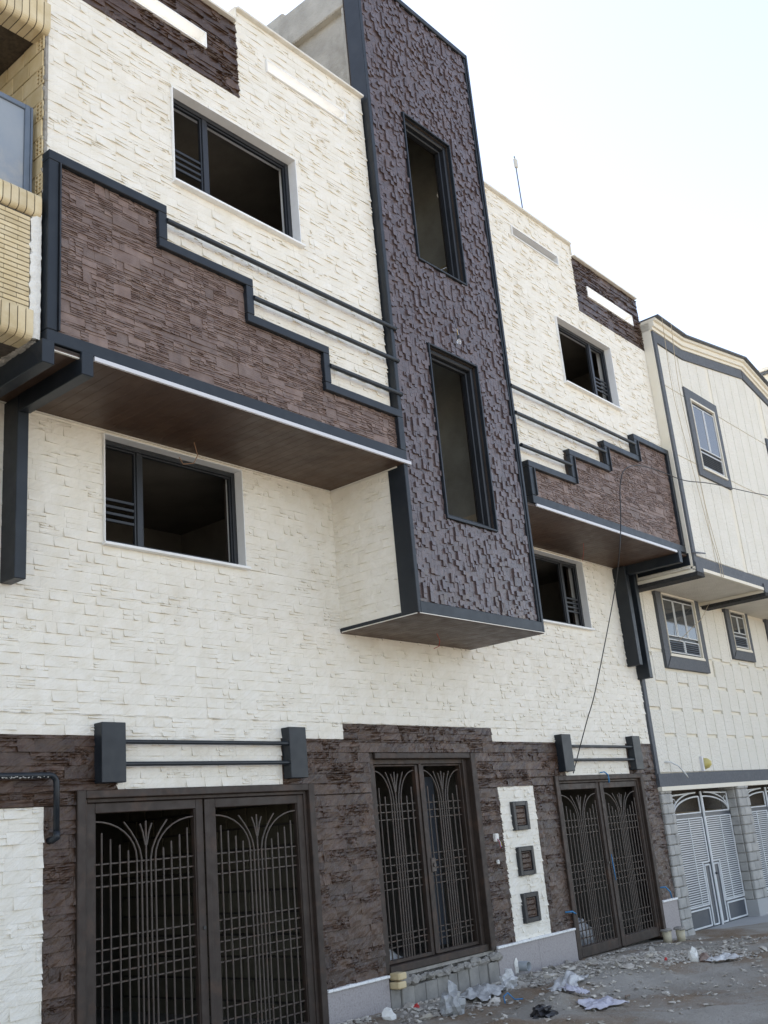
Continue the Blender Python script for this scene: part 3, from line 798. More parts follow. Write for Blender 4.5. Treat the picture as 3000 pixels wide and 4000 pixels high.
def garage_gate(x0, x1, zt, leaves, zb, mid):
    mb = MB()
    # stepped outer frame
    mb.box(x0, x0+.075, -.022, .10, zb, zt, .006); mb.box(x1-.075, x1, -.022, .10, zb, zt, .006)
    mb.box(x0+.075, x1-.075, -.021, .10, zt-.062, zt, .006)
    mb.box(x0+.076, x0+.11, .018, .11, zb, zt-.063, .004); mb.box(x1-.11, x1-.076, .018, .11, zb, zt-.063, .004)
    mb.box(x0+.111, x1-.111, .019, .11, zt-.092, zt-.063, .004)
    gte = mb.build('garage_gate', 'rust', house)
    for (a,b) in leaves:
        m2 = MB(); o = .078
        m2.box(a-o,a,.032,.095,zb+.02,zt-.095,.005); m2.box(b,b+o,.032,.095,zb+.02,zt-.095,.005)
        m2.box(a,b,.033,.095,zt-.172,zt-.096,.005); m2.box(a,b,.033,.095,zb+.02,zb+.14,.005)
        m2.box(a,a+.012,.045,.085,zb+.14,zt-.173); m2.box(b-.012,b,.045,.085,zb+.14,zt-.173)
        m2.build('gate_leaf', 'rust', gte)
        c = (a+b)/2; hw = (b-a)/2-.002
        fan_leaf(gte, c, hw, .062, zt, zb+.13, HZ, [(.17,1.67),(.25,1.716),(.335,1.762),(.415,1.812)], 1.60, 1.89, (.045,.09))
    box('meeting_stile', 'rust', gte, mid-.024, mid+.024, .018, .031, zb+.03, zt-.1, ch=.003)
    MB().tube([(mid-.055,.03,1.02),(mid-.055,.024,1.02)], .016, 10).build('lock', 'frame', gte)
    return gte
garage_gate(4.623,7.174,2.13,[(4.812,5.795),(6.006,6.990)],-.02,5.902)
garage_gate(11.461,13.80,2.13,[(11.640,12.545),(12.735,13.640)],-.02,12.64)
# entrance gate, set back in a stone reveal
mb = MB()
mb.box(8.021,8.10,.03,.20,.335,2.415,.005); mb.box(9.735,9.827,-.012,.16,.335,2.415,.006)
mb.box(9.665,9.734,.06,.19,.36,2.36,.005); mb.box(8.101,9.734,-.002,.15,2.355,2.414,.006); mb.box(8.101,9.664,.07,.19,2.305,2.354,.004)
mb.box(8.10,9.735,.02,.19,.336,.405,.005)
ent = mb.build('entrance_gate', 'rust', house)
for a, b in ((8.19,8.842),(8.99,9.648)):
    m2 = MB()
    m2.box(a-.05,a,.095,.15,.41,2.30,.004); m2.box(b,b+.05 if b < 9 else b+.016,.095,.15,.41,2.30,.004)
    m2.box(a,b,.096,.15,2.285,2.302,.003); m2.box(a,b,.096,.15,.41,.445,.004); m2.build('gate_leaf', 'rust', ent)
    c = (a+b)/2; hw = (b-a)/2-.002
    fan_leaf(ent, c, hw, .122, 2.3, .44, [1.906,1.83,1.755,1.389,1.312,1.238,1.162,1.087,.662,.606,.55], [(.175,1.985),(.262,2.075)], 1.93, 2.235, (.04,.08))
box('meeting_stile', 'rust', ent, 8.892, 8.94, .08, .094, .42, 2.34, ch=.003)
mb = MB().box(8.955,9.03,.075,.094,1.20,1.34,.006); mb.tube([(8.99,.08,1.27),(8.99,.06,1.27)], .022, 10); mb.build('lock', 'bar', ent)
box('inner_leaf', 'navy', ent, 9.40, 9.66, .5, .53, .42, 2.2)

# --- niche tiles: dark frame round a brown stone face
for a,b,c,d in TILES:
    f = MB().frame(a, b, c, d, .052, -.030, .025, .006).build('niche_tile', 'frame', house)
    MB().frame(a+.053, b-.053, c+.053, d-.053, .02, -.012, .02, .006).build('tile_bead', 'brown', f)
    n = 3; hh = (d-c-.15)/n
    for q in range(n): box('tile_stone', 'brown', f, a+.074, b-.074, -.010-.006*(q%2), .02, c+.074+q*hh+.001, c+.074+(q+1)*hh-.001, ch=.008)

# --- granite plinth slabs with white capping
for a, b, t in ((7.176,8.019,.318),(9.829,11.459,.336),(13.803,14.262,.405)):
    n = max(1, round((b-a)/.8)); wd = (b-a)/n
    for k in range(n): box('plinth_slab', 'granite', lower_wall, a+k*wd+.001, a+(k+1)*wd-.001, -.016, .028, -.25, t, ch=.003)
    mb = MB(); x = a
    while x < b-.01:
        x1 = min(x+rnd.uniform(.06,.11), b)
        mb.box(x, x1, -.034-rnd.uniform(0,.004), .028, t+.0005, t+.030-rnd.uniform(0,.005), .006); x = x1
    mb.build('plinth_capping', 'marble', lower_wall)
# unfinished threshold under the entrance gate: blocks, mortar lumps
x = 8.03; k = 0
while x < 9.80:
    wd = rnd.choice([.15,.17,.19]); x1 = min(x+wd, 9.82)
    if x1-x > .05: box('concrete_block', 'block', lower_wall, x+.004, x1-.004, -.01-rnd.uniform(0,.02), .20, -.1, .205+rnd.uniform(-.01,.01)+.012*(x-8), ch=.006)
    x = x1
MB().box(8.022,9.825,.03,.26,-.1,.33).build('threshold_core', 'mort_g', lower_wall)
mb = MB()
for q in range(34):
    x = 8.15+q*.05; blob(mb, (x, .0+rnd.uniform(-.03,.05), .225+.03*rnd.random()+.012*(x-8)), rnd.uniform(.035,.07), q, (1.3,.8,.7), 2, .6)
mb.build('mortar_lumps', 'mort_g', lower_wall, kind='stuff')
# block walls seen through the gates, part of their dimness put into the colour
def block_wall(x0, x1, y0, y1, z0, z1, axis):
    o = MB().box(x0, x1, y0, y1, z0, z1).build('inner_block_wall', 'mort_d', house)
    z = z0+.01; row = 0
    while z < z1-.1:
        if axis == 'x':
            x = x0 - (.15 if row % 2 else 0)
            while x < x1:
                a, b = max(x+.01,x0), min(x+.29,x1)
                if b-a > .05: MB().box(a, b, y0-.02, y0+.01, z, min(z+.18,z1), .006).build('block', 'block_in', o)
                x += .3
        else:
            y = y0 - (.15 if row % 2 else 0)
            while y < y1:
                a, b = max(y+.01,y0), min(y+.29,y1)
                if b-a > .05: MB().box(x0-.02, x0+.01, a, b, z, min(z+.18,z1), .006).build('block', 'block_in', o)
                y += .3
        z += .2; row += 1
block_wall(8.05,8.88,.95,1.08,.3,2.2,'x')
block_wall(7.34,7.46,.35,3.2,0,2.5,'y')
slab('porch_floor', 7.66,10.09,.271,5.19,.1,.335)
slab('garage_floor', 3.46,7.33,.271,5.19,-.1,.055); slab('garage_floor', 10.26,13.99,.271,5.19,-.2,-.02)
flush_stones(house)

# loose wires under the soffits
MB().tube([(5.70,-.22,5.15),(5.72,-.24,5.02),(5.66,-.25,4.93),(5.55,-.24,4.90),(5.50,-.25,4.95)], .004, 5).build('loose_wire', 'copper', house)
MB().tube([(12.2,-.5,5.15),(12.22,-.48,5.06),(12.25,-.42,4.92)], .003, 5).build('loose_wire', 'wirer', house)
MB().tube([(8.75,-.45,3.612),(8.78,-.46,3.54),(8.74,-.47,3.47),(8.66,-.46,3.44)], .004, 5).build('loose_wire', 'wirer', house)

# ------------------------------------------------------------------ things fixed on or lying at the new house
t = thing('light_bulb', (8.906,-1.06,6.85), 'clear light bulb in a black socket hanging on wires down the brown tower', 'light bulb')
mb = MB(); mb.tube([(8.906,-1.075,6.915),(8.906,-1.075,6.90),(8.906,-1.075,6.875),(8.906,-1.075,6.855),(8.906,-1.075,6.838)], [.010,.020,.027,.022,.004], 12); mb.build('bulb_glass', 'bulb', t, True)
MB().tube([(8.906,-1.075,6.955),(8.906,-1.075,6.914)], .015, 10).build('socket', 'cable', t)
MB().tube([(8.90,-1.045,7.20),(8.902,-1.06,7.08),(8.904,-1.075,7.03)], .0045, 5).build('wire', 'cable', t)
MB().tube([(8.902,-1.074,7.04),(8.906,-1.076,6.95)], .0035, 5).build('wire', 'wirey', t)
MB().tube([(8.912,-1.072,7.03),(8.918,-1.074,6.99),(8.908,-1.075,6.95)], .003, 5).build('wire', 'wireb', t)

t = thing('drain_pipe', (4.2,-.05,1.78), 'blackened pipe bent down over the brown stone beside the large garage gate', 'pipe')
P = [(3.2,-.055,2.243),(4.36,-.055,2.243)]
for q in range(1,6):
    an = math.pi/2*q/5; P.append((4.36+.06*math.sin(an), -.055, 2.183+.06*math.cos(an)))
P += [(4.422,-.055,1.83)]
MB().tube(P, .0225, 10).build('pipe_run', 'black', t, True)
MB().tube([(4.422,-.055,1.84),(4.42,-.06,1.80),(4.41,-.03,1.785),(4.40,.02,1.78)], [.027,.028,.026,.024], 10).build('pipe_elbow', 'black', t, True)
mb = MB()
for q in range(40):
    x = rnd.uniform(3.9,4.36); z_ = 2.222+rnd.uniform(.0,.010); w_ = rnd.uniform(.002,.008); mb.box(x, x+w_, -.0775, -.070, z_, z_+rnd.uniform(.002,.005))
mb.build('paint_flecks', 'coping', t)

t = thing('waste_pipe', (10.2,-.1,.08), 'short grey plastic pipe sticking out of the granite plinth', 'pipe')
mb = MB(); c = (10.22,.115); n = 14
ring = lambda y, r: [(c[0]+r*math.cos(2*math.pi*k/n), y, c[1]+r*math.sin(2*math.pi*k/n)) for k in range(n)]
v = ring(0,.052)+ring(-.13,.052)+ring(-.13,.044)+ring(.0,.044)
mb.add(v, [(a*n+k, a*n+(k+1)%n, (a+1)*n+(k+1)%n, (a+1)*n+k) for a in range(3) for k in range(n)]); mb.build('pipe_body', 'pvc', t, True)
mb = MB(); blob(mb, (10.14,-.02,.13), .075, 3, (.5,.25,1.0), 2, .4); mb.build('mortar_patch', 'plaster', t)

t = thing('wire_bundle', (10.05,-.02,1.40), 'bundle of coloured wires poking from a hole in the brown stone', 'wires')
MB().box(10.02,10.09,-.030,.02,1.43,1.52,.01).build('filler_patch', 'plaster', t)
for q, mm in enumerate(('wirer','wireb','wirey','cable')):
    MB().tube([(10.045+.01*q,-.028,1.46),(10.05+.008*q,-.055,1.42),(10.045+.012*q,-.06,1.36+.01*q)], .005, 5).build('wire', mm, t)
o = MB().box(10.02,10.055,-.026,.01,1.19,1.24,.01).build('filler_patch', 'plaster'); tag(o, 'small pale filler dab on the brown stone below the wire bundle', 'filler')

def simple_tube(name, path, r, m, label, cat, n=7, group=None):
    o = MB().tube(path, r, n).build(name, m, None, True); return tag(o, label, cat, group)
simple_tube('blue_hose', [(12.62,-.01,2.155),(12.67,-.05,2.16),(12.72,-.07,2.12),(12.745,-.06,2.06),(12.75,-.05,2.02)], .009, 'blue', 'short blue hose curling over the top of the right garage gate', 'hose')
simple_tube('blue_hose', [(12.66,.02,1.12),(12.655,.01,.95),(12.65,.0,.80)], .006, 'blue', 'blue hose hanging straight down the middle of the right garage gate', 'hose')
simple_tube('blue_hose', [(13.83,.0,.60),(13.90,-.05,.60),(13.98,-.07,.53),(14.02,-.06,.45)], .010, 'blue', 'short blue hose out of the brown stone right of the right gate', 'hose')
simple_tube('blue_hose', [(11.33,.01,.55),(11.40,-.05,.55),(11.455,-.06,.52)], .010, 'blue', 'blue hose stub above the plinth left of the right gate', 'hose')

# thin black cable from the right gate over the stepped panel and away to the right
P = [(11.88,-.04,2.154),(11.99,-.10,2.42),(11.97,-.30,2.80),(11.92,-.50,3.13),(12.19,-.70,4.01),(12.33,-.80,4.49),(12.01,-1.10,4.85),(12.19,-1.10,5.30),(12.31,-1.10,5.74),(12.40,-1.10,5.93),(12.52,-1.10,6.08),(12.75,-1.10,6.20),(13.12,-1.10,6.29),(13.72,-1.10,6.34),(14.32,-1.20,6.29),(15.17,-1.30,6.38),(17.31,-1.40,6.58),(20,-1.5,7.0)]
def smooth_path(P, k=5):
    P = [Vector(p) for p in P]; out = []
    for i in range(len(P)-1):
        a, b, c, d = P[max(i-1,0)], P[i], P[i+1], P[min(i+2,len(P)-1)]
        for q in range(k):
            t_ = q/k; out.append(.5*((2*b)+(c-a)*t_+(2*a-5*b+4*c-d)*t_*t_+(3*b-a-3*c+d)*t_**3))
    return out+[P[-1]]
simple_tube('cable', smooth_path(P), .0075, 'cable', 'thin black cable looping up from the right gate over the brown stepped panel', 'cable', 5)

t = thing('antenna', (12.78,0.3,8.6), 'thin roof antenna mast with a small pale box at its top', 'antenna')
MB().tube([(12.80,.0,8.62),(12.795,.0,10.98),(12.785,0,11.4),(12.775,.0,11.92)], .010, 6).build('mast', 'antenna', t)
box('antenna_box', 'antbox', t, 12.755,12.825,-.02,.02,11.71,11.87)

# ------------------------------------------------------------------ yellow brick house on the left
lh = thing('brick_house', (2.5, 0, 0), 'older yellow brick house with balconies at the left edge of the photo', 'house')
MB().box(-4,3.695,.35,8,-.3,12).build('house_wall', 'mort_g', lh)
def balcony(zb, zt, xr, full):
    o = MB().box(-3, xr-.03, -.90, -.70, zb+.03, zt-.02).build('balcony_parapet', 'mort_d', lh)
    R = .055
    def profile(z0, z1, low, dy=0, dz=0):
        z0 += dz; z1 -= dz
        return [(a_+dy, b_) for a_, b_ in profile0(z0, z1, low)]
    def profile0(z0, z1, low):           # rounded soldier brick, low = round at its foot
        p = []
        if low:
            p = [(-.93,z1),(-.995,z1),(-.995,z0+R)]
            for q in range(1,6):
                an = math.pi/2*q/5; p.append((-.995+R*(1-math.cos(an)), z0+R*(1-math.sin(an))))
            p += [(-.80,z0),(-.80,z0+.03),(-.93,z0+.06)]
        else:
            p = [(-.70,z1),(-.995+R,z1)]
            for q in range(1,6):
                an = math.pi/2*q/5; p.append((-.995+R*(1-math.sin(an)), z1-R*(1-math.cos(an))))
            for q in range(0,6):
                an = math.pi/2*q/5; p.append((-.995+.04*(1-math.cos(an)), z0+.04*(1-math.sin(an))))
            p += [(-.93,z0),(-.93,z1-.05),(-.70,z1-.05)]
        return p
    bw = .064
    def soldiers(z0, z1, low, xend):
        x = xend; k = 0
        MB().prism_x(profile(z0, z1, low, .006, .005), 2.3, xend-.006).build('pointing', 'mort_d', o)
        while x > 2.3:
            MB().prism_x(profile(z0, z1, low), x-bw+.008, x).build('soldier_brick', 'brick_y', o); x -= bw
    if full:
        soldiers(zt-.20, zt, False, xr+.035)
        soldiers(zb, zb+.225, True, xr-.02)
        MB().box(2.2, xr-.036, -.950, -.899, zb+.22, zt-.20).build('pointing', 'mort_d', o)
        z = zb+.232; row = 0
        while z < zt-.215:
            x = xr-.035 - (.0 if row % 2 else .10)
            if row % 2 == 0: MB().box(x+.003, xr-.035, -.956, -.90, z, z+.0325, .002).build('brick', 'brick_y', o)
            while x > 2.2:
                MB().box(x-.205+.003, x, -.956, -.90, z, z+.0325, .002).build('brick', 'brick_y', o); x -= .205
            z += .0395; row += 1
        L_ = []; R_ = []; n_ = 34
        for q in range(n_+1):
            zz = zb+.02+q*(zt-zb-.19)/n_
            L_.append((xr-.03+.028*mnoise.noise(Vector((q*.9,3,1)))+rnd.uniform(-.006,.006), zz)); R_.append((xr+.047+.006*mnoise.noise(Vector((q*.7,8,1))), zz))
        mb = MB(); v_ = []
        for (a_, z_), (b_, _) in zip(L_, R_):
            for t_ in (0,.3,.65,1):
                v_.append((a_+(b_-a_)*t_, -.958-(0 if t_ in (0,) else .016)-.007*mnoise.noise(Vector((t_*9,z_*30,2))), z_))
        f_ = [(j*4+i, j*4+i+1, j*4+i+5, j*4+i+4) for j in range(n_) for i in range(3)]
        mb.add(v_, f_); mb.box(xr-.02, xr+.045, -.955, -.90, zb+.03, zt-.20); mb.build('filler_strip', 'plaster', o, True, kind='stuff')
    else:
        soldiers(zb, zt, True, xr)
    return o
balcony(5.195, 6.425, 3.625, True)
balcony(7.955, 8.235, 3.715, False)
o = MB().box(-3,3.70,-.90,.4,8.235,8.50).build('balcony_slab', 'brick_y', lh)
for q in range(3): MB().box(1.5,3.70,-.956+.0,-.90,8.252+q*.04,8.286+q*.04,.002).build('brick', 'brick_y', o)
# dark tiled undersides
o = MB().box(-3,3.715,-.80,.4,7.99,8.03).build('balcony_soffit', 'mort_d', lh)
for i in range(4):
    for k in range(3):
        x1 = 3.70-i*.42; y0 = -.79+k*.40
        MB().box(x1-.417, x1, y0, y0+.397, 7.978, 7.989, .001).build('soffit_tile', 'tile_d', o)
MB().box(-3,3.64,-.80,.4,5.20,5.30).build('balcony_soffit', 'tile_d', lh)
mb = MB()
for q in range(14): blob(mb, (3.635+rnd.uniform(-.02,.015), -.88+q*.09, 5.205), rnd.uniform(.035,.06), q+60, (1,1.6,.6), 2, .5)
mb.build('mortar_edge', 'mort_g', lh, kind='stuff')
# glazed screen standing on the balcony parapet
g = MB().frame(2.3,3.625,6.43,7.268,.045,-.875,-.83,.004).build('balcony_screen', 'alu', lh)
box('glass_pane', 'frost', g, 2.346,3.579,-.858,-.85,6.476,7.222, ch=0)
box('screen_post', 'alu', g, 3.627,3.645,-.88,-.82,6.43,7.262, ch=.003)
# exposed hollow-block side wall of the new house above the balcony
pw = MB().box(3.705,3.728,-.945,.34,6.3,8.0).build('side_wall', 'mort_g', house)
z = 6.34; row = 0
def hollow_end(x0, x1, y0, y1, z0, z1):
    mb = MB(); xs = x0
    mb.box(x0+.006, x1, y0, y1, z0, z1)
    n, m_ = 2, 4
    for i in range(n+1):
        y = y0+(y1-y0)*i/n; mb.box(x0-.006, x0+.004, y-.006, y+.006, z0, z1)
    for k in range(m_+1):
        z_ = z0+(z1-z0)*k/m_; mb.box(x0-.005, x0+.003, y0, y1, z_-.005, z_+.005)
    return mb.build('hollow_block', 'hollow', pw)
while z < 7.95:
    y = -.94; h = .155
    if row % 2: hollow_end(3.694, 3.704, -.932, -.845, z, z+h); y = -.835
    else: y = -.925
    while y < .3:
        ln = rnd.choice([.235,.25,.25]) if y > -.8 else rnd.choice([.20,.25])
        MB().box(3.690+rnd.uniform(-.003,.003), 3.704, y, y+ln-.008, z, min(z+h,7.97), .004).build('block', 'hollow', pw)
        y += ln
    z += .166; row += 1
mb = MB()
for q in range(16): blob(mb, (3.706, -.945+rnd.uniform(0,.02), 6.5+q*.095), rnd.uniform(.012,.028), q+90, (.7,.8,1.3), 1, .5)
mb.build('mortar_smears', 'mort_g', pw, kind='stuff')

# ------------------------------------------------------------------ cream rendered house on the right
rh = thing('rendered_house', (18.5, 0, -.1), 'cream rendered house with grey painted bands and white slatted gates beyond the stone house', 'house')
YN = -1.10
top = [(14.338,9.0),(15.40,8.99),(18.15,9.45),(19.6,9.12),(22.5,8.45)]
ns = top + [(22.5,4.99),(14.338,4.99)]
MB().prism(ns, YN+.02, YN+.25).build('front_wall', 'stucco_s', rh)
MB().box(14.338,22.5,-.84,8,5.0,8.4).build('upper_storey', 'stucco_s', rh)
MB().box(14.29,22.5,.03,8,1.95,4.995).build('lower_storey', 'stucco_s', rh)
# cornice: three stepped mouldings following the gable line
for off, th, pr in ((.0,.045,.10),(-.047,.085,.06),(-.134,.05,.025)):
    for k in range(len(top)-1):
        (xa,za),(xb,zb) = top[k], top[k+1]
        MB().prism([(xa,za+off+.045),(xb,zb+off+.045),(xb,zb+off+.045-th),(xa,za+off+.045-th)], YN-pr, YN+.24).build('cornice', 'stucco_s', rh)
for k in range(len(top)-1):
    (xa,za),(xb,zb) = top[k], top[k+1]
    MB().prism([(xa,za+.075),(xb,zb+.075),(xb,zb+.048),(xa,za+.048)], YN-.16, YN+.3).build('roof_flashing', 'trim', rh)
# grey bands
bt = [(14.43,8.85),(15.41,8.85),(18.15,9.305),(19.42,9.07),(22.5,8.35)]
def band(poly, y0=YN-.012): return MB().prism(poly, y0, YN+.03).build('grey_band', 'trim', rh)
for k in range(len(bt)-1):
    (xa,za),(xb,zb) = bt[k], bt[k+1]
    if k == 2: xa += .03
    band([(xa if k else 14.362,za),(xb,zb),(xb,zb-.175),(xa if k else 14.362,za-.175)])
band([(14.362,8.673),(14.462,8.673),(14.462,5.155),(14.362,5.155)])
band([(14.362,5.153),(22.5,5.153),(22.5,4.985),(14.362,4.985)])
MB().box(14.34,22.5,YN-.02,YN+.03,4.935,4.983).build('drip_mould', 'stucco_s', rh)
# vertical render panels of the upper storey
WNB = [(15.20,16.47,6.60,8.125),(18.74,20.0,6.60,8.1)]
def top_at(x):
    return float(np.interp(x, [p[0] for p in bt], [p[1] for p in bt])) - .20
x = 14.48; pw_ = .372; k = 0
while x < 21.8:
    x1 = x+pw_
    rows = [(5.175,6.765),(6.785,7.935),(7.955,None)]
    for (za, zb) in rows:
        a, b = x+.007, x1-.007
        cuts = [(za, zb)]
        pieces = []
        for wq in WNB:
            if b > wq[0]-.02 and a < wq[1]+.02:
                if a < wq[0]-.04: b = min(b, wq[0]-.02)
                elif b > wq[1]+.04: a = max(a, wq[1]+.02)
                else:
                    if zb is not None: cuts = [(za, min(zb, wq[2]-.02))] if za < wq[2]-.05 else []
                    else: cuts = [(max(za, wq[3]+.02), None)]
        for (ca, cb) in cuts:
            if b-a < .03: continue
            if cb is None:
                poly = [(a,ca),(b,ca),(b,top_at(b)),(a,top_at(a))]
                if top_at((a+b)/2) < ca+.05: continue
            else:
                if cb-ca < .05: continue
                poly = [(a,ca),(b,ca),(b,cb),(a,cb)]
            MB().prism(poly, YN+.006, YN+.03).build('render_panel', 'stucco', rh)
    x = x1; k += 1
# lower storey panels, staggered
NLW = [(15.19,16.85,3.70,4.96),(17.95,19.0,4.04,4.96),(19.88,21,4.0,4.96)]
x = 14.39; k = 0
while x < 21.5:
    x1 = x+.385
    zs = [2.125,3.09,3.93,4.93] if k % 2 == 0 else [2.125,2.70,3.50,4.0,4.93]
    if k > 3 and k % 2 == 0: zs = [2.125,3.10,3.96,4.93]
    for za, zb in zip(zs, zs[1:]):
        a, b, c, d = x+.008, x1-.008, za+.008, zb-.045
        for wq in NLW:
            if b > wq[0] and a < wq[1] and d > wq[2]-.03:
                if a < wq[0]-.05 and c > wq[2]-.2: b = min(b, wq[0]-.015)
                elif b > wq[1]+.05 and c > wq[2]-.2: a = max(a, wq[1]+.015)
                elif c < wq[2]-.05: d = wq[2]-.03
                else: d = c
        if b-a > .03 and d-c > .03: MB().box(a, b, .0, .029, c, d, .004).build('render_panel', 'stucco', rh)
    x = x1; k += 1
band2 = MB().prism([(14.285,2.115),(22.5,2.15),(22.5,1.97),(14.285,1.93)], -.03, .05).build('grey_band', 'trim', rh)
MB().prism([(14.285,4.93),(14.385,4.93),(14.385,2.116),(14.285,2.116)], -.012, .04).build('grey_band', 'trim', rh)
MB().prism([(14.285,1.928),(22.5,1.968),(22.5,1.89),(14.285,1.87)], -.05, .2).build('drip_mould', 'stucco_s', rh)
# overhang underside and brackets
MB().box(14.30,22.5,YN+.06,.04,4.955,4.992).build('overhang_soffit', 'stipple', rh)
for xb in (14.34,17.0,20.2):
    MB().box(xb, xb+.24, YN+.0, .04, 4.90, 4.953, .003).build('bracket', 'stucco_s', rh)
    MB().box(xb+.0, xb+.26, YN-.03, .035, 4.84, 4.899, .004).build('bracket_foot', 'trim_d', rh)
    MB().box(xb-.0, xb+.24, YN-.035, YN-.013, 4.90, 5.05, .003).build('bracket_end', 'trim', rh)
# windows
def nb_window(x0, x1, z0, z1, yw, npanes, nlouv, zl, deep):
    """x0..x1 clear opening, dark recess with slim white framed panes over louvres"""
    fr = MB().box(x0, x1, yw+deep-.004, yw+deep+.02, z0, z1).build('window', 'frame', rh)
    MB().box(x0-.012, x0, yw-.02, yw+deep, z0, z1).build('reveal', 'stucco_s', fr); MB().box(x1, x1+.03, yw-.02, yw+deep, z0, z1).build('reveal', 'stucco_s', fr)
    MB().box(x0-.012, x1+.03, yw-.02, yw+deep, z1, z1+.03).build('reveal', 'stucco_s', fr); MB().box(x0-.012, x1+.03, yw-.03, yw+deep, z0-.03, z0).build('sill', 'stucco_s', fr)
    y = yw+deep-.03
    n = npanes; wd = (x1-x0-.04)/n
    for q in range(n):
        a, b = x0+.02+q*wd+.012, x0+.02+(q+1)*wd-.012
        f = MB().frame(a, b, zl+.02, z1-.06, .016, y, y+.02, .002).build('pane_frame', 'wtrim', fr)
        MB().box(a+.017, b-.017, y+.008, y+.013, zl+.037, z1-.077).build('pane', 'glass', fr)
    n = nlouv; wd = (x1-x0-.04)/n
    for q in range(n):
        a, b = x0+.02+q*wd+.012, x0+.02+(q+1)*wd-.012
        MB().frame(a, b, z0+.03, zl-.03, .016, y, y+.02, .002).build('louver_frame', 'wtrim', fr)
        zz = z0+.055
        while zz < zl-.06:
            MB().add([(a+.017,y-.004,zz),(b-.017,y-.004,zz),(b-.017,y+.018,zz+.022),(a+.017,y+.018,zz+.022),(a+.017,y-.002,zz-.004),(b-.017,y-.002,zz-.004),(b-.017,y+.02,zz+.018),(a+.017,y+.02,zz+.018)],
                     [(0,1,2,3),(7,6,5,4),(0,4,5,1),(3,2,6,7)]).build('louver_slat', 'alu', fr)
            zz += .034
    return fr
def hole_note(): pass
nb_window(15.375,16.28,6.755,7.925,YN-.012,2,1,7.08,.025)
def surround(a,b,c,d,i0,i1,j0,j1,y):
    for poly in ([(a,d),(b,d),(i1,j1),(i0,j1)],[(a,c),(i0,j0),(i1,j0),(b,c)],[(a,c),(a,d),(i0,j1),(i0,j0)],[(b,c),(i1,j0),(i1,j1),(b,d)]):
        MB().prism(poly, y, y+.05).build('window_band', 'trim', rh)
surround(15.195,16.475,6.60,8.12,15.36,16.295,6.74,7.94,YN-.02)
surround(18.74,20.0,6.60,8.08,18.9,19.84,6.74,7.9,YN-.02)
nb_window(18.92,19.82,6.755,7.88,YN-.012,2,1,7.08,.025)
nb_window(15.42,16.62,3.955,4.92,-.014,3,2,4.235,.03)
nb_window(18.16,18.82,4.255,4.92,-.014,2,1,4.52,.03)
nb_window(20.1,20.9,4.255,4.92,-.014,2,1,4.52,.03)
for a,b,i0,i1,z0,zi in ((15.20,16.82,15.385,16.66,3.72,3.93),(17.955,18.985,18.13,18.86,4.05,4.23),(19.9,21.1,20.07,20.94,4.05,4.23)):
    MB().prism([(a,z0),(i0,zi),(i0,4.95),(a,4.95)], -.03, .04).build('window_band', 'trim', rh)
    MB().prism([(b,z0),(b,4.95),(i1,4.95),(i1,zi)], -.03, .04).build('window_band', 'trim', rh)
    MB().prism([(a+.02,z0),(b-.02,z0),(i1-.005,zi-.02),(i0+.005,zi-.02)], -.035, .04).build('window_band', 'trim', rh)
    MB().prism([(i0-.01,zi-.018),(i1+.01,zi-.018),(i1+.01,zi+.01),(i0-.01,zi+.01)], -.045, .03).build('window_ledge', 'stucco_s', rh)
# ashlar pillars between the gates
def pillar(x0, x1, y0, y1, zt, zplain):
    o = MB().box(x0+.02, x1-.02, y0+.03, y1, -.4, zt).build('pillar', 'mort_g', rh)
    if zplain > -.3: MB().box(x0, x1, y0, y1, -.4, zplain, .006).build('pillar_base', 'apron', o)
    z = zplain; row = 0
    while z < zt-.03:
        z1 = min(z+.142, zt); n = 2
        sp = x0+(x1-x0)*(.36 if row % 2 else .66)
        for a, b in ((x0,sp),(sp,x1)):
            dp = rnd.uniform(0,.018)
            MB().box(a+.003, b-.003, y0-dp, y0+.05, z+.003, z1-.003, .014).build('ashlar_block', 'blockp', o)
        if y1-y0 > .1:
            ym = y0+.05+(y1-y0-.05)*(.5 if row % 2 else .7)
            for a, b in ((y0+.053,ym),(ym,y1)): MB().box(x0-.012*rnd.random(), x0+.06, a+.003, b-.003, z+.003, z1-.003, .012).build('ashlar_block', 'blockp', o)
        z = z1; row += 1
pillar(14.285,14.64,-.02,.30,1.885,-.3)
pillar(17.03,17.47,-.03,.30,1.915,.13)
pillar(19.9,20.3,-.03,.30,1.92,.13)
MB().box(14.64,22.3,.55,.62,1.55,1.96).build('gate_lintel', 'tile_d', rh)
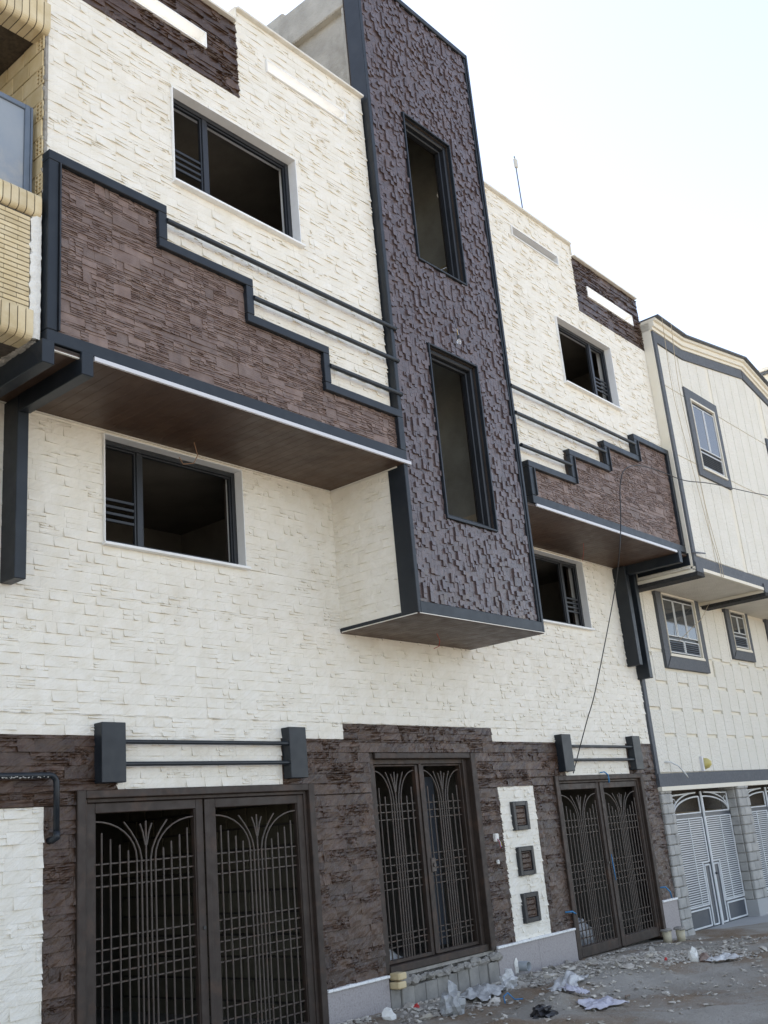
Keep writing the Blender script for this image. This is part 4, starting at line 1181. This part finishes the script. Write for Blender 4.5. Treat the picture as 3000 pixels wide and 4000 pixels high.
# slatted gates
def slat_gate(x0, x1, zt, zb, yg):
    m = (x0+x1)/2
    gt = MB().box(x0, x1, yg+.02, yg+.032, zb, 1.50).build('slatted_gate', 'navy', rh)
    def lin(path, w_=.013): MB().tube(path, w_, 6).build('gate_trim', 'wtrim', gt)
    def rect(a,b,c,d):
        lin([(a,yg+.012,c),(b,yg+.012,c)]); lin([(a,yg+.012,d),(b,yg+.012,d)]); lin([(a,yg+.012,c),(a,yg+.012,d)]); lin([(b,yg+.012,c),(b,yg+.012,d)])
    lin([(m,yg-.005,zb),(m,yg-.005,zt+.08)], .019)
    box('gate_stile', 'navy', gt, m-.045, m+.045, yg+.005, yg+.019, zb, zt, ch=.003)
    box('gate_rail', 'navy', gt, x0+.005, m-.046, yg+.004, yg+.019, 1.455, 1.51, ch=.002); box('gate_rail', 'navy', gt, m+.046, x1-.005, yg+.004, yg+.019, 1.455, 1.51, ch=.002)
    for sgn, xo in ((-1,x0),(1,x1)):
        L = abs(xo-m); X = lambda t: m+sgn*t
        # louvres with a step above the narrow panel
        z = .225
        while z < 1.43:
            a, b = (.32 if z < .80 else .075), L-.03
            xa, xb = sorted((X(a), X(b)))
            MB().box(xa, xb, yg-.002, yg+.006, z, z+.0125).build('slat', 'wtrim', gt)
            z += .032
        lin([(X(.58),yg-.006,.21),(X(.58),yg-.006,1.45)], .008)
        lin([(X(.065),yg+.012,1.45),(X(L-.02),yg+.012,1.45)]); lin([(X(L-.02),yg+.012,1.45),(X(L-.02),yg+.012,.205)])
        lin([(X(L-.02),yg+.012,.205),(X(.31),yg+.012,.205)]); lin([(X(.31),yg+.012,.205),(X(.31),yg+.012,.80)])
        lin([(X(.31),yg+.012,.80),(X(.065),yg+.012,.80)]); lin([(X(.065),yg+.012,.80),(X(.065),yg+.012,1.45)])
        a, b = sorted((X(.075),X(.255))); rect(a,b,-.09,.755)
        a, b = sorted((X(.335),X(L-.03))); rect(a,b,-.085,.16)
        # quarter arch on top
        P = []; Q = []
        for q in range(11):
            an = math.pi/2*q/10
            P.append((X(.07+(L-.11)*math.sin(an)), yg+.012, 1.525+.24*math.cos(an)))
            Q.append((X(.16+(L-.18)*math.sin(an)), yg+.012, 1.535+.29*math.cos(an)))
        lin(P); lin(Q, .012); lin([P[0],(P[0][0],yg+.012,1.525)]); lin([(P[0][0],yg+.012,1.525),P[-1]])
        lin([Q[0],(X(L-.02),yg+.012,1.80)]); lin([(X(L-.02),yg+.012,1.80),(X(L-.02),yg+.012,1.53)])
        ring = [(X(L-.10)+.05*math.cos(2*math.pi*q/12), yg+.012, 1.70+.05*math.sin(2*math.pi*q/12)) for q in range(13)]
        lin(ring, .006)
    MB().tube([(m+.02,yg-.03,.62),(m+.05,yg-.035,.62)], .018, 8).build('handle', 'frame', gt)
slat_gate(14.93,17.02,1.76,-.16,.15)
slat_gate(17.50,19.85,1.76,-.17,.15)
MB().box(14.6,20,3.0,3.1,-.3,1.9).build('courtyard_wall', 'stucco_s', rh)

# ------------------------------------------------------------------ house still further along
fh = thing('far_house', (23, -.4, -.3), 'pale house with dark roof edge just showing above the right neighbour', 'house')
MB().box(21.0,28,-1.25,7,-.3,10.22).build('house_wall', 'stucco_s', fh)
MB().box(20.9,28.1,-1.4,7.1,10.22,10.27).build('roof_edge', 'trim', fh); MB().box(20.86,28.1,-1.45,7.1,10.272,10.34).build('roof_coping', 'coping', fh)
for q in range(5): MB().box(20.985,21.0,-1.2+q*.4,-.83+q*.4,9.0,10.1,.003).build('render_panel', 'stucco', fh)

# ------------------------------------------------------------------ small things on the right neighbour
t = thing('wall_lamp', (15.95,-.05,2.14), 'half-round yellowed wall lamp above the slatted gate', 'wall lamp')
box('lamp_back', 'white', t, 15.835,15.885,-.045,.01,2.13,2.36, ch=.004)
mb = MB(); n = 10; v = []; f = []
for i in range(6):
    ph = math.pi*i/5
    for k in range(n+1):
        th_ = math.pi*k/n
        v.append((15.975+.09*math.cos(th_)*math.sin(ph), .0-.13*math.sin(th_)*math.sin(ph), 2.25+.09*math.cos(ph)))
for i in range(5):
    for k in range(n): a = i*(n+1)+k; f.append((a,a+1,a+n+2,a+n+1))
mb.add(v,f); mb.build('lamp_shell', 'lampy', t, True)
simple_tube('conduit_stub', [(14.60,.0,2.28),(14.68,-.06,2.275),(14.80,-.12,2.21),(14.93,-.15,2.09),(14.98,-.15,2.04)], .011, 'tubew', 'white flexible conduit stub drooping over the grey band left of the wall lamp', 'conduit')
simple_tube('metal_rod', [(14.30,-1.12,5.185),(14.50,-1.15,5.20),(14.69,-1.16,5.215)], .012, 'antenna', 'short dark rod sticking out at the corner where the two houses meet', 'rod')
simple_tube('cord', smooth_path([(14.45,-1.27,9.06),(14.66,-1.14,7.9),(14.83,-1.13,7.0),(14.98,-1.13,6.2),(15.10,-1.125,5.65),(15.22,-1.13,5.25),(15.24,-1.13,4.93)]), .0045, 'rope', 'longer tan cord hanging down the neighbour facade with a knot', 'cord', 5)
simple_tube('cord', smooth_path([(14.78,-1.27,9.06),(14.95,-1.14,8.1),(15.05,-1.13,7.0),(15.14,-1.13,6.0),(15.30,-1.13,5.2),(15.32,-1.13,4.94)]), .0045, 'rope', 'second tan cord hanging from the neighbour roof edge, nearer the window', 'cord', 5)
simple_tube('cord', [(15.75,-.04,4.18),(16.3,-.25,4.55),(17.05,-.15,4.95)], .005, 'rope', 'tan cord stretched slantwise across the three-pane window under the overhang', 'cord', 5)

# ------------------------------------------------------------------ street litter and rubble
def ground_z(x, y): return float(gz(np.array(x), np.array(y)))
def lump(name, m, x, y, r, seed, label, cat, sq=(1,1,.7), rough=.6, group=None, sub=3, smooth=False, z=None):
    mb = MB(); zz = ground_z(x,y)+r*sq[2]*.55 if z is None else z
    blob(mb, (x,y,zz), r, seed, sq, sub, rough)
    o = mb.build(name, m, None, smooth); return tag(o, label, cat, group)
lump('plastic_bag', 'bagg', 7.95, -.80, .135, 4, 'grey see-through plastic bag slumped below the entrance gate', 'bag', (.85,.7,1.05), .75)
def sheet(name, m, x, y, lx, ly, h, seed, label, cat, rot=0):
    nx, ny = 26, 16; v = []; f = []
    for j in range(ny):
        for i in range(nx):
            a, b = i/(nx-1)-.5, j/(ny-1)-.5
            edge = 1+.35*mnoise.noise(Vector((a*5+seed,b*5,seed)))
            px, py = a*lx*edge, b*ly*edge
            hh = h*(.35+.9*abs(mnoise.noise(Vector((a*4+seed*2,b*4,seed*.7))))+.5*abs(mnoise.noise(Vector((a*11,b*11,seed)))))*(1-1.2*max(abs(a),abs(b)))
            c_, s_ = math.cos(rot), math.sin(rot)
            X, Y = x+px*c_-py*s_, y+px*s_+py*c_
            v.append((X, Y, ground_z(X,Y)+.008+max(hh,0)))
    for j in range(ny-1):
        for i in range(nx-1): a = j*nx+i; f.append((a,a+1,a+nx+1,a+nx))
    n0 = len(v)
    v += [(p[0],p[1],p[2]-.006) for p in v]; f += [tuple(q+n0 for q in g_[::-1]) for g_ in f]
    rim = [i for i in range(nx)]+[j*nx+nx-1 for j in range(1,ny)]+[(ny-1)*nx+i for i in range(nx-2,-1,-1)]+[j*nx for j in range(ny-2,0,-1)]
    L = len(rim)
    for q in range(L): f.append((rim[q+0], rim[q]+n0, rim[(q+1)%L]+n0, rim[(q+1)%L]))
    mb = MB(); mb.add(v,f); o = mb.build(name, m, None, True); return tag(o, label, cat)
sheet('plastic_sheet', 'bag', 8.95, -.42, .62, .36, .13, 3, 'white plastic sheet bunched against the wall below the grey plinth pipe', 'plastic sheet', .3)
lump('plastic_bag', 'bag', 9.28, -.50, .10, 9, 'white plastic bag standing up at the end of the plastic sheet', 'bag', (.9,.6,1.0), .8)
sheet('plastic_bag', 'bag', 9.32, -1.16, .55, .24, .11, 8, 'flat white plastic bag on the dirt right of the dust mound', 'bag', .25)
sheet('cloth', 'cloth', 8.62, -1.66, .26, .20, .10, 12, 'smaller crumpled whitish cloth on top of the dust mound', 'cloth', .2)
sheet('cloth', 'cloth', 8.47, -1.99, .42, .20, .08, 17, 'longer crumpled whitish cloth at the foot of the dust mound', 'cloth', -.3)
sheet('plastic_bag', 'bag', 11.27, -1.88, .42, .20, .10, 23, 'white plastic bag far right on the rubble-strewn ground', 'bag', -.6)
lump('plaster_chunk', 'plaster', 11.07, -1.66, .085, 31, 'large pale plaster chunk standing upright among the rubble', 'plaster chunk', (.8,.7,1.0), .7, sub=2)
lump('stone_chunk', 'slate', 11.13, -1.76, .07, 33, 'brown stone chunk beside the large pale plaster chunk', 'stone chunk', (1.1,.8,.8), .7, sub=2)
lump('scrap', 'red', 8.18, -.17, .038, 41, 'crumpled red scrap at the foot of the block wall', 'scrap', (1.3,.8,.6), .8, sub=2)
lump('scrap', 'red', 11.10, -1.32, .026, 42, 'tiny bright red scrap on bare dirt before the right gate', 'scrap', (.8,.6,1.2), .7, sub=2)
lump('black_bag', 'blackb', 7.86, -1.80, .085, 43, 'black crumpled plastic bag at the bottom edge of the photo', 'bag', (1.4,.9,.6), .8)
lump('plaster_chunk', 'plaster', 7.62, -.33, .06, 51, 'white plaster lump at the corner of the granite plinth', 'plaster chunk', (1.1,.8,.9), .7, sub=2)
simple_tube('wooden_stick', [(9.03,-1.93,ground_z(9.03,-1.93)+.015),(9.12,-1.88,ground_z(9.12,-1.88)+.022),(9.26,-1.84,ground_z(9.26,-1.84)+.015)], .009, 'stick', 'thin dark stick lying on the dirt in front of the flat bag', 'stick')
simple_tube('hose_end', [(8.50,-.98,ground_z(8.5,-.98)+.02),(8.53,-.95,.10),(8.60,-.95,.12),(8.63,-1.0,.06),(8.68,-1.06,ground_z(8.68,-1.06)+.02)], .006, 'blue', 'curl of blue hose lying in the dust below the entrance gate', 'hose')
for q, (x, y) in enumerate(((13.27,-.28),(13.42,-.40))):
    z0 = ground_z(x,y)
    t = thing('paint_bucket', (x,y,z0), ('cream plastic bucket with cement crust near the gate, the left of the two','cream plastic bucket with cement crust near the gate, the right of the two')[q], 'bucket', 'buckets by the right gate')
    MB().tube([(x,y,z0-.01),(x,y,z0+.14)], [.052,.062], 14).build('bucket_body', 'cream_pl', t, True)
    mb = MB(); blob(mb, (x,y,z0+.15), .07, 70+q, (1.1,1.1,.35), 2, .5); mb.build('cement_crust', 'mort_g', t)
for q, (dz, dx) in enumerate(((.215,.0),(.292,.012))):
    o = MB().box(8.045+dx, 8.165+dx, -.11, .015, dz, dz+.062, .010).build('loose_brick', 'hollow')
    tag(o, ('loose yellow brick wedged under the entrance gate corner, the lower one', 'loose yellow brick under the entrance gate corner, on top of another')[q], 'brick', 'loose bricks under the gate')
# sacks and sheeting behind the gates
sheet0 = MB()
v = [(8.13,.30,.34),(8.85,.30,.34),(8.85,.62,.36),(8.13,.62,.36)]
nx, ny = 12, 10; v = []; f = []
for j in range(ny):
    for i in range(nx):
        a, b = i/(nx-1), j/(ny-1)
        hgt = (1-a)**1.15*.52*(1-b*.1)
        v.append((8.12+a*.78, .26+b*.35+.03*mnoise.noise(Vector((a*6,b*6,2))), .34+hgt*(b if b < .6 else .6)/.6+.05*abs(mnoise.noise(Vector((a*7,b*7,5))))))
for j in range(ny-1):
    for i in range(nx-1): a = j*nx+i; f.append((a,a+1,a+nx+1,a+nx))
sheet0.add(v,f); o = sheet0.build('plastic_sheet', 'bag'); tag(o, 'white plastic sheeting heaped behind the left leaf of the entrance gate', 'plastic sheet')
for q, (x, y, r_) in enumerate(((11.85,.38,.17),(12.05,.50,.22),(12.28,.42,.20),(12.50,.45,.15))):
    o = lump('sack', 'sack', x, y, r_, 80+q, ['smallest whitish sack behind the right garage gate, nearest the left frame','bulky whitish sack behind the right garage gate, second from the left','upright whitish sack behind the right garage gate, third from the left','whitish sack behind the right garage gate, closest to the middle'][q], 'sack', (.75,.6,1.15), .45, 'sacks behind the right gate', z=-.02+r_*.85)
# rubble: the bigger pieces one by one, the small stuff as one
import bmesh
RV = []
for k in range(14):
    bm = bmesh.new()
    for q in range(11): bm.verts.new((rnd.uniform(-1,1), rnd.uniform(-.8,.8), rnd.uniform(-.5,.5)*rnd.uniform(.5,1)))
    hull = bmesh.ops.convex_hull(bm, input=bm.verts)
    bmesh.ops.delete(bm, geom=[v for v in hull['geom_interior'] if isinstance(v, bmesh.types.BMVert)], context='VERTS')
    me = bpy.data.meshes.new('rubble_chunk'); bm.to_mesh(me); bm.free(); me.materials.append(MT['rubble'])
    RV.append((me, np.array([tuple(v.co) for v in me.vertices]), [tuple(p.vertices) for p in me.polygons]))
def rub_pos(far=True):
    if not far:
        while True:
            p = rub_pos()
            if mnoise.noise(Vector((p[0]*1.3, p[1]*1.9, 4))) > rnd.uniform(-.45,.25): return p
    u = rnd.random()
    if u < .62:      # band of debris from the plinth towards the middle of the lane
        t_ = rnd.random(); x = 9.3+t_*3.2+rnd.gauss(0,.35); y = -.35-1.35*t_*rnd.uniform(.5,1.2)+rnd.gauss(0,.22)
    elif u < .78: x = rnd.uniform(7.2,11.4); y = -rnd.random()**2*.7-.06
    else: x = rnd.uniform(7.2,14.0); y = -.1-2.8*rnd.random()**1.6
    return x, min(y,-.05)
for k in range(70):
    x, y = rub_pos(); r_ = rnd.uniform(.03,.085)
    if (8.0 < x < 9.6 and y < -.9): r_ *= .6
    o = bpy.data.objects.new('rubble_chunk', RV[k%14][0]); o.scale = (r_,r_,r_); o.rotation_euler = (rnd.uniform(-.4,.4),rnd.uniform(-.4,.4),rnd.uniform(0,6.28))
    link(o, None, (x,y,ground_z(x,y)+r_*.25)); 
    zone = ('below the entrance gate' if x < 9.7 and y > -.8 else 'along the granite plinth with the grey pipe' if y > -.75 and x < 11.45 else
            'close before the right garage gate' if y > -.75 else 'by the crumpled cloths and dust mound' if x < 9.7 else
            'in the middle of the debris heap before the right gate' if x < 11.2 else 'far right of the debris, out in the lane')
    size = 'large' if r_ > .064 else 'fist-sized' if r_ > .045 else 'small'
    tag(o, size+' pale angular rubble chunk '+zone, 'rubble', 'rubble chunks on the ground')
vs = []; fs = []; k0 = 0
for k in range(12000):
    x, y = rub_pos(False); r_ = .004+.036*rnd.random()**2.8
    _, v, f = RV[k%14]; an = rnd.uniform(0,6.28); c_, s_ = math.cos(an), math.sin(an)
    q = v*r_; q = np.stack([q[:,0]*c_-q[:,1]*s_, q[:,0]*s_+q[:,1]*c_, q[:,2]],1)+np.array([x,y,ground_z(x,y)+r_*.25])
    vs.append(q); fs += [tuple(i+k0 for i in g_) for g_ in f]; k0 += len(v)
mb = MB(); mb.v = [tuple(p) for p in np.concatenate(vs)]; mb.f = fs; mb.build('gravel', 'rubble', None, kind='stuff')
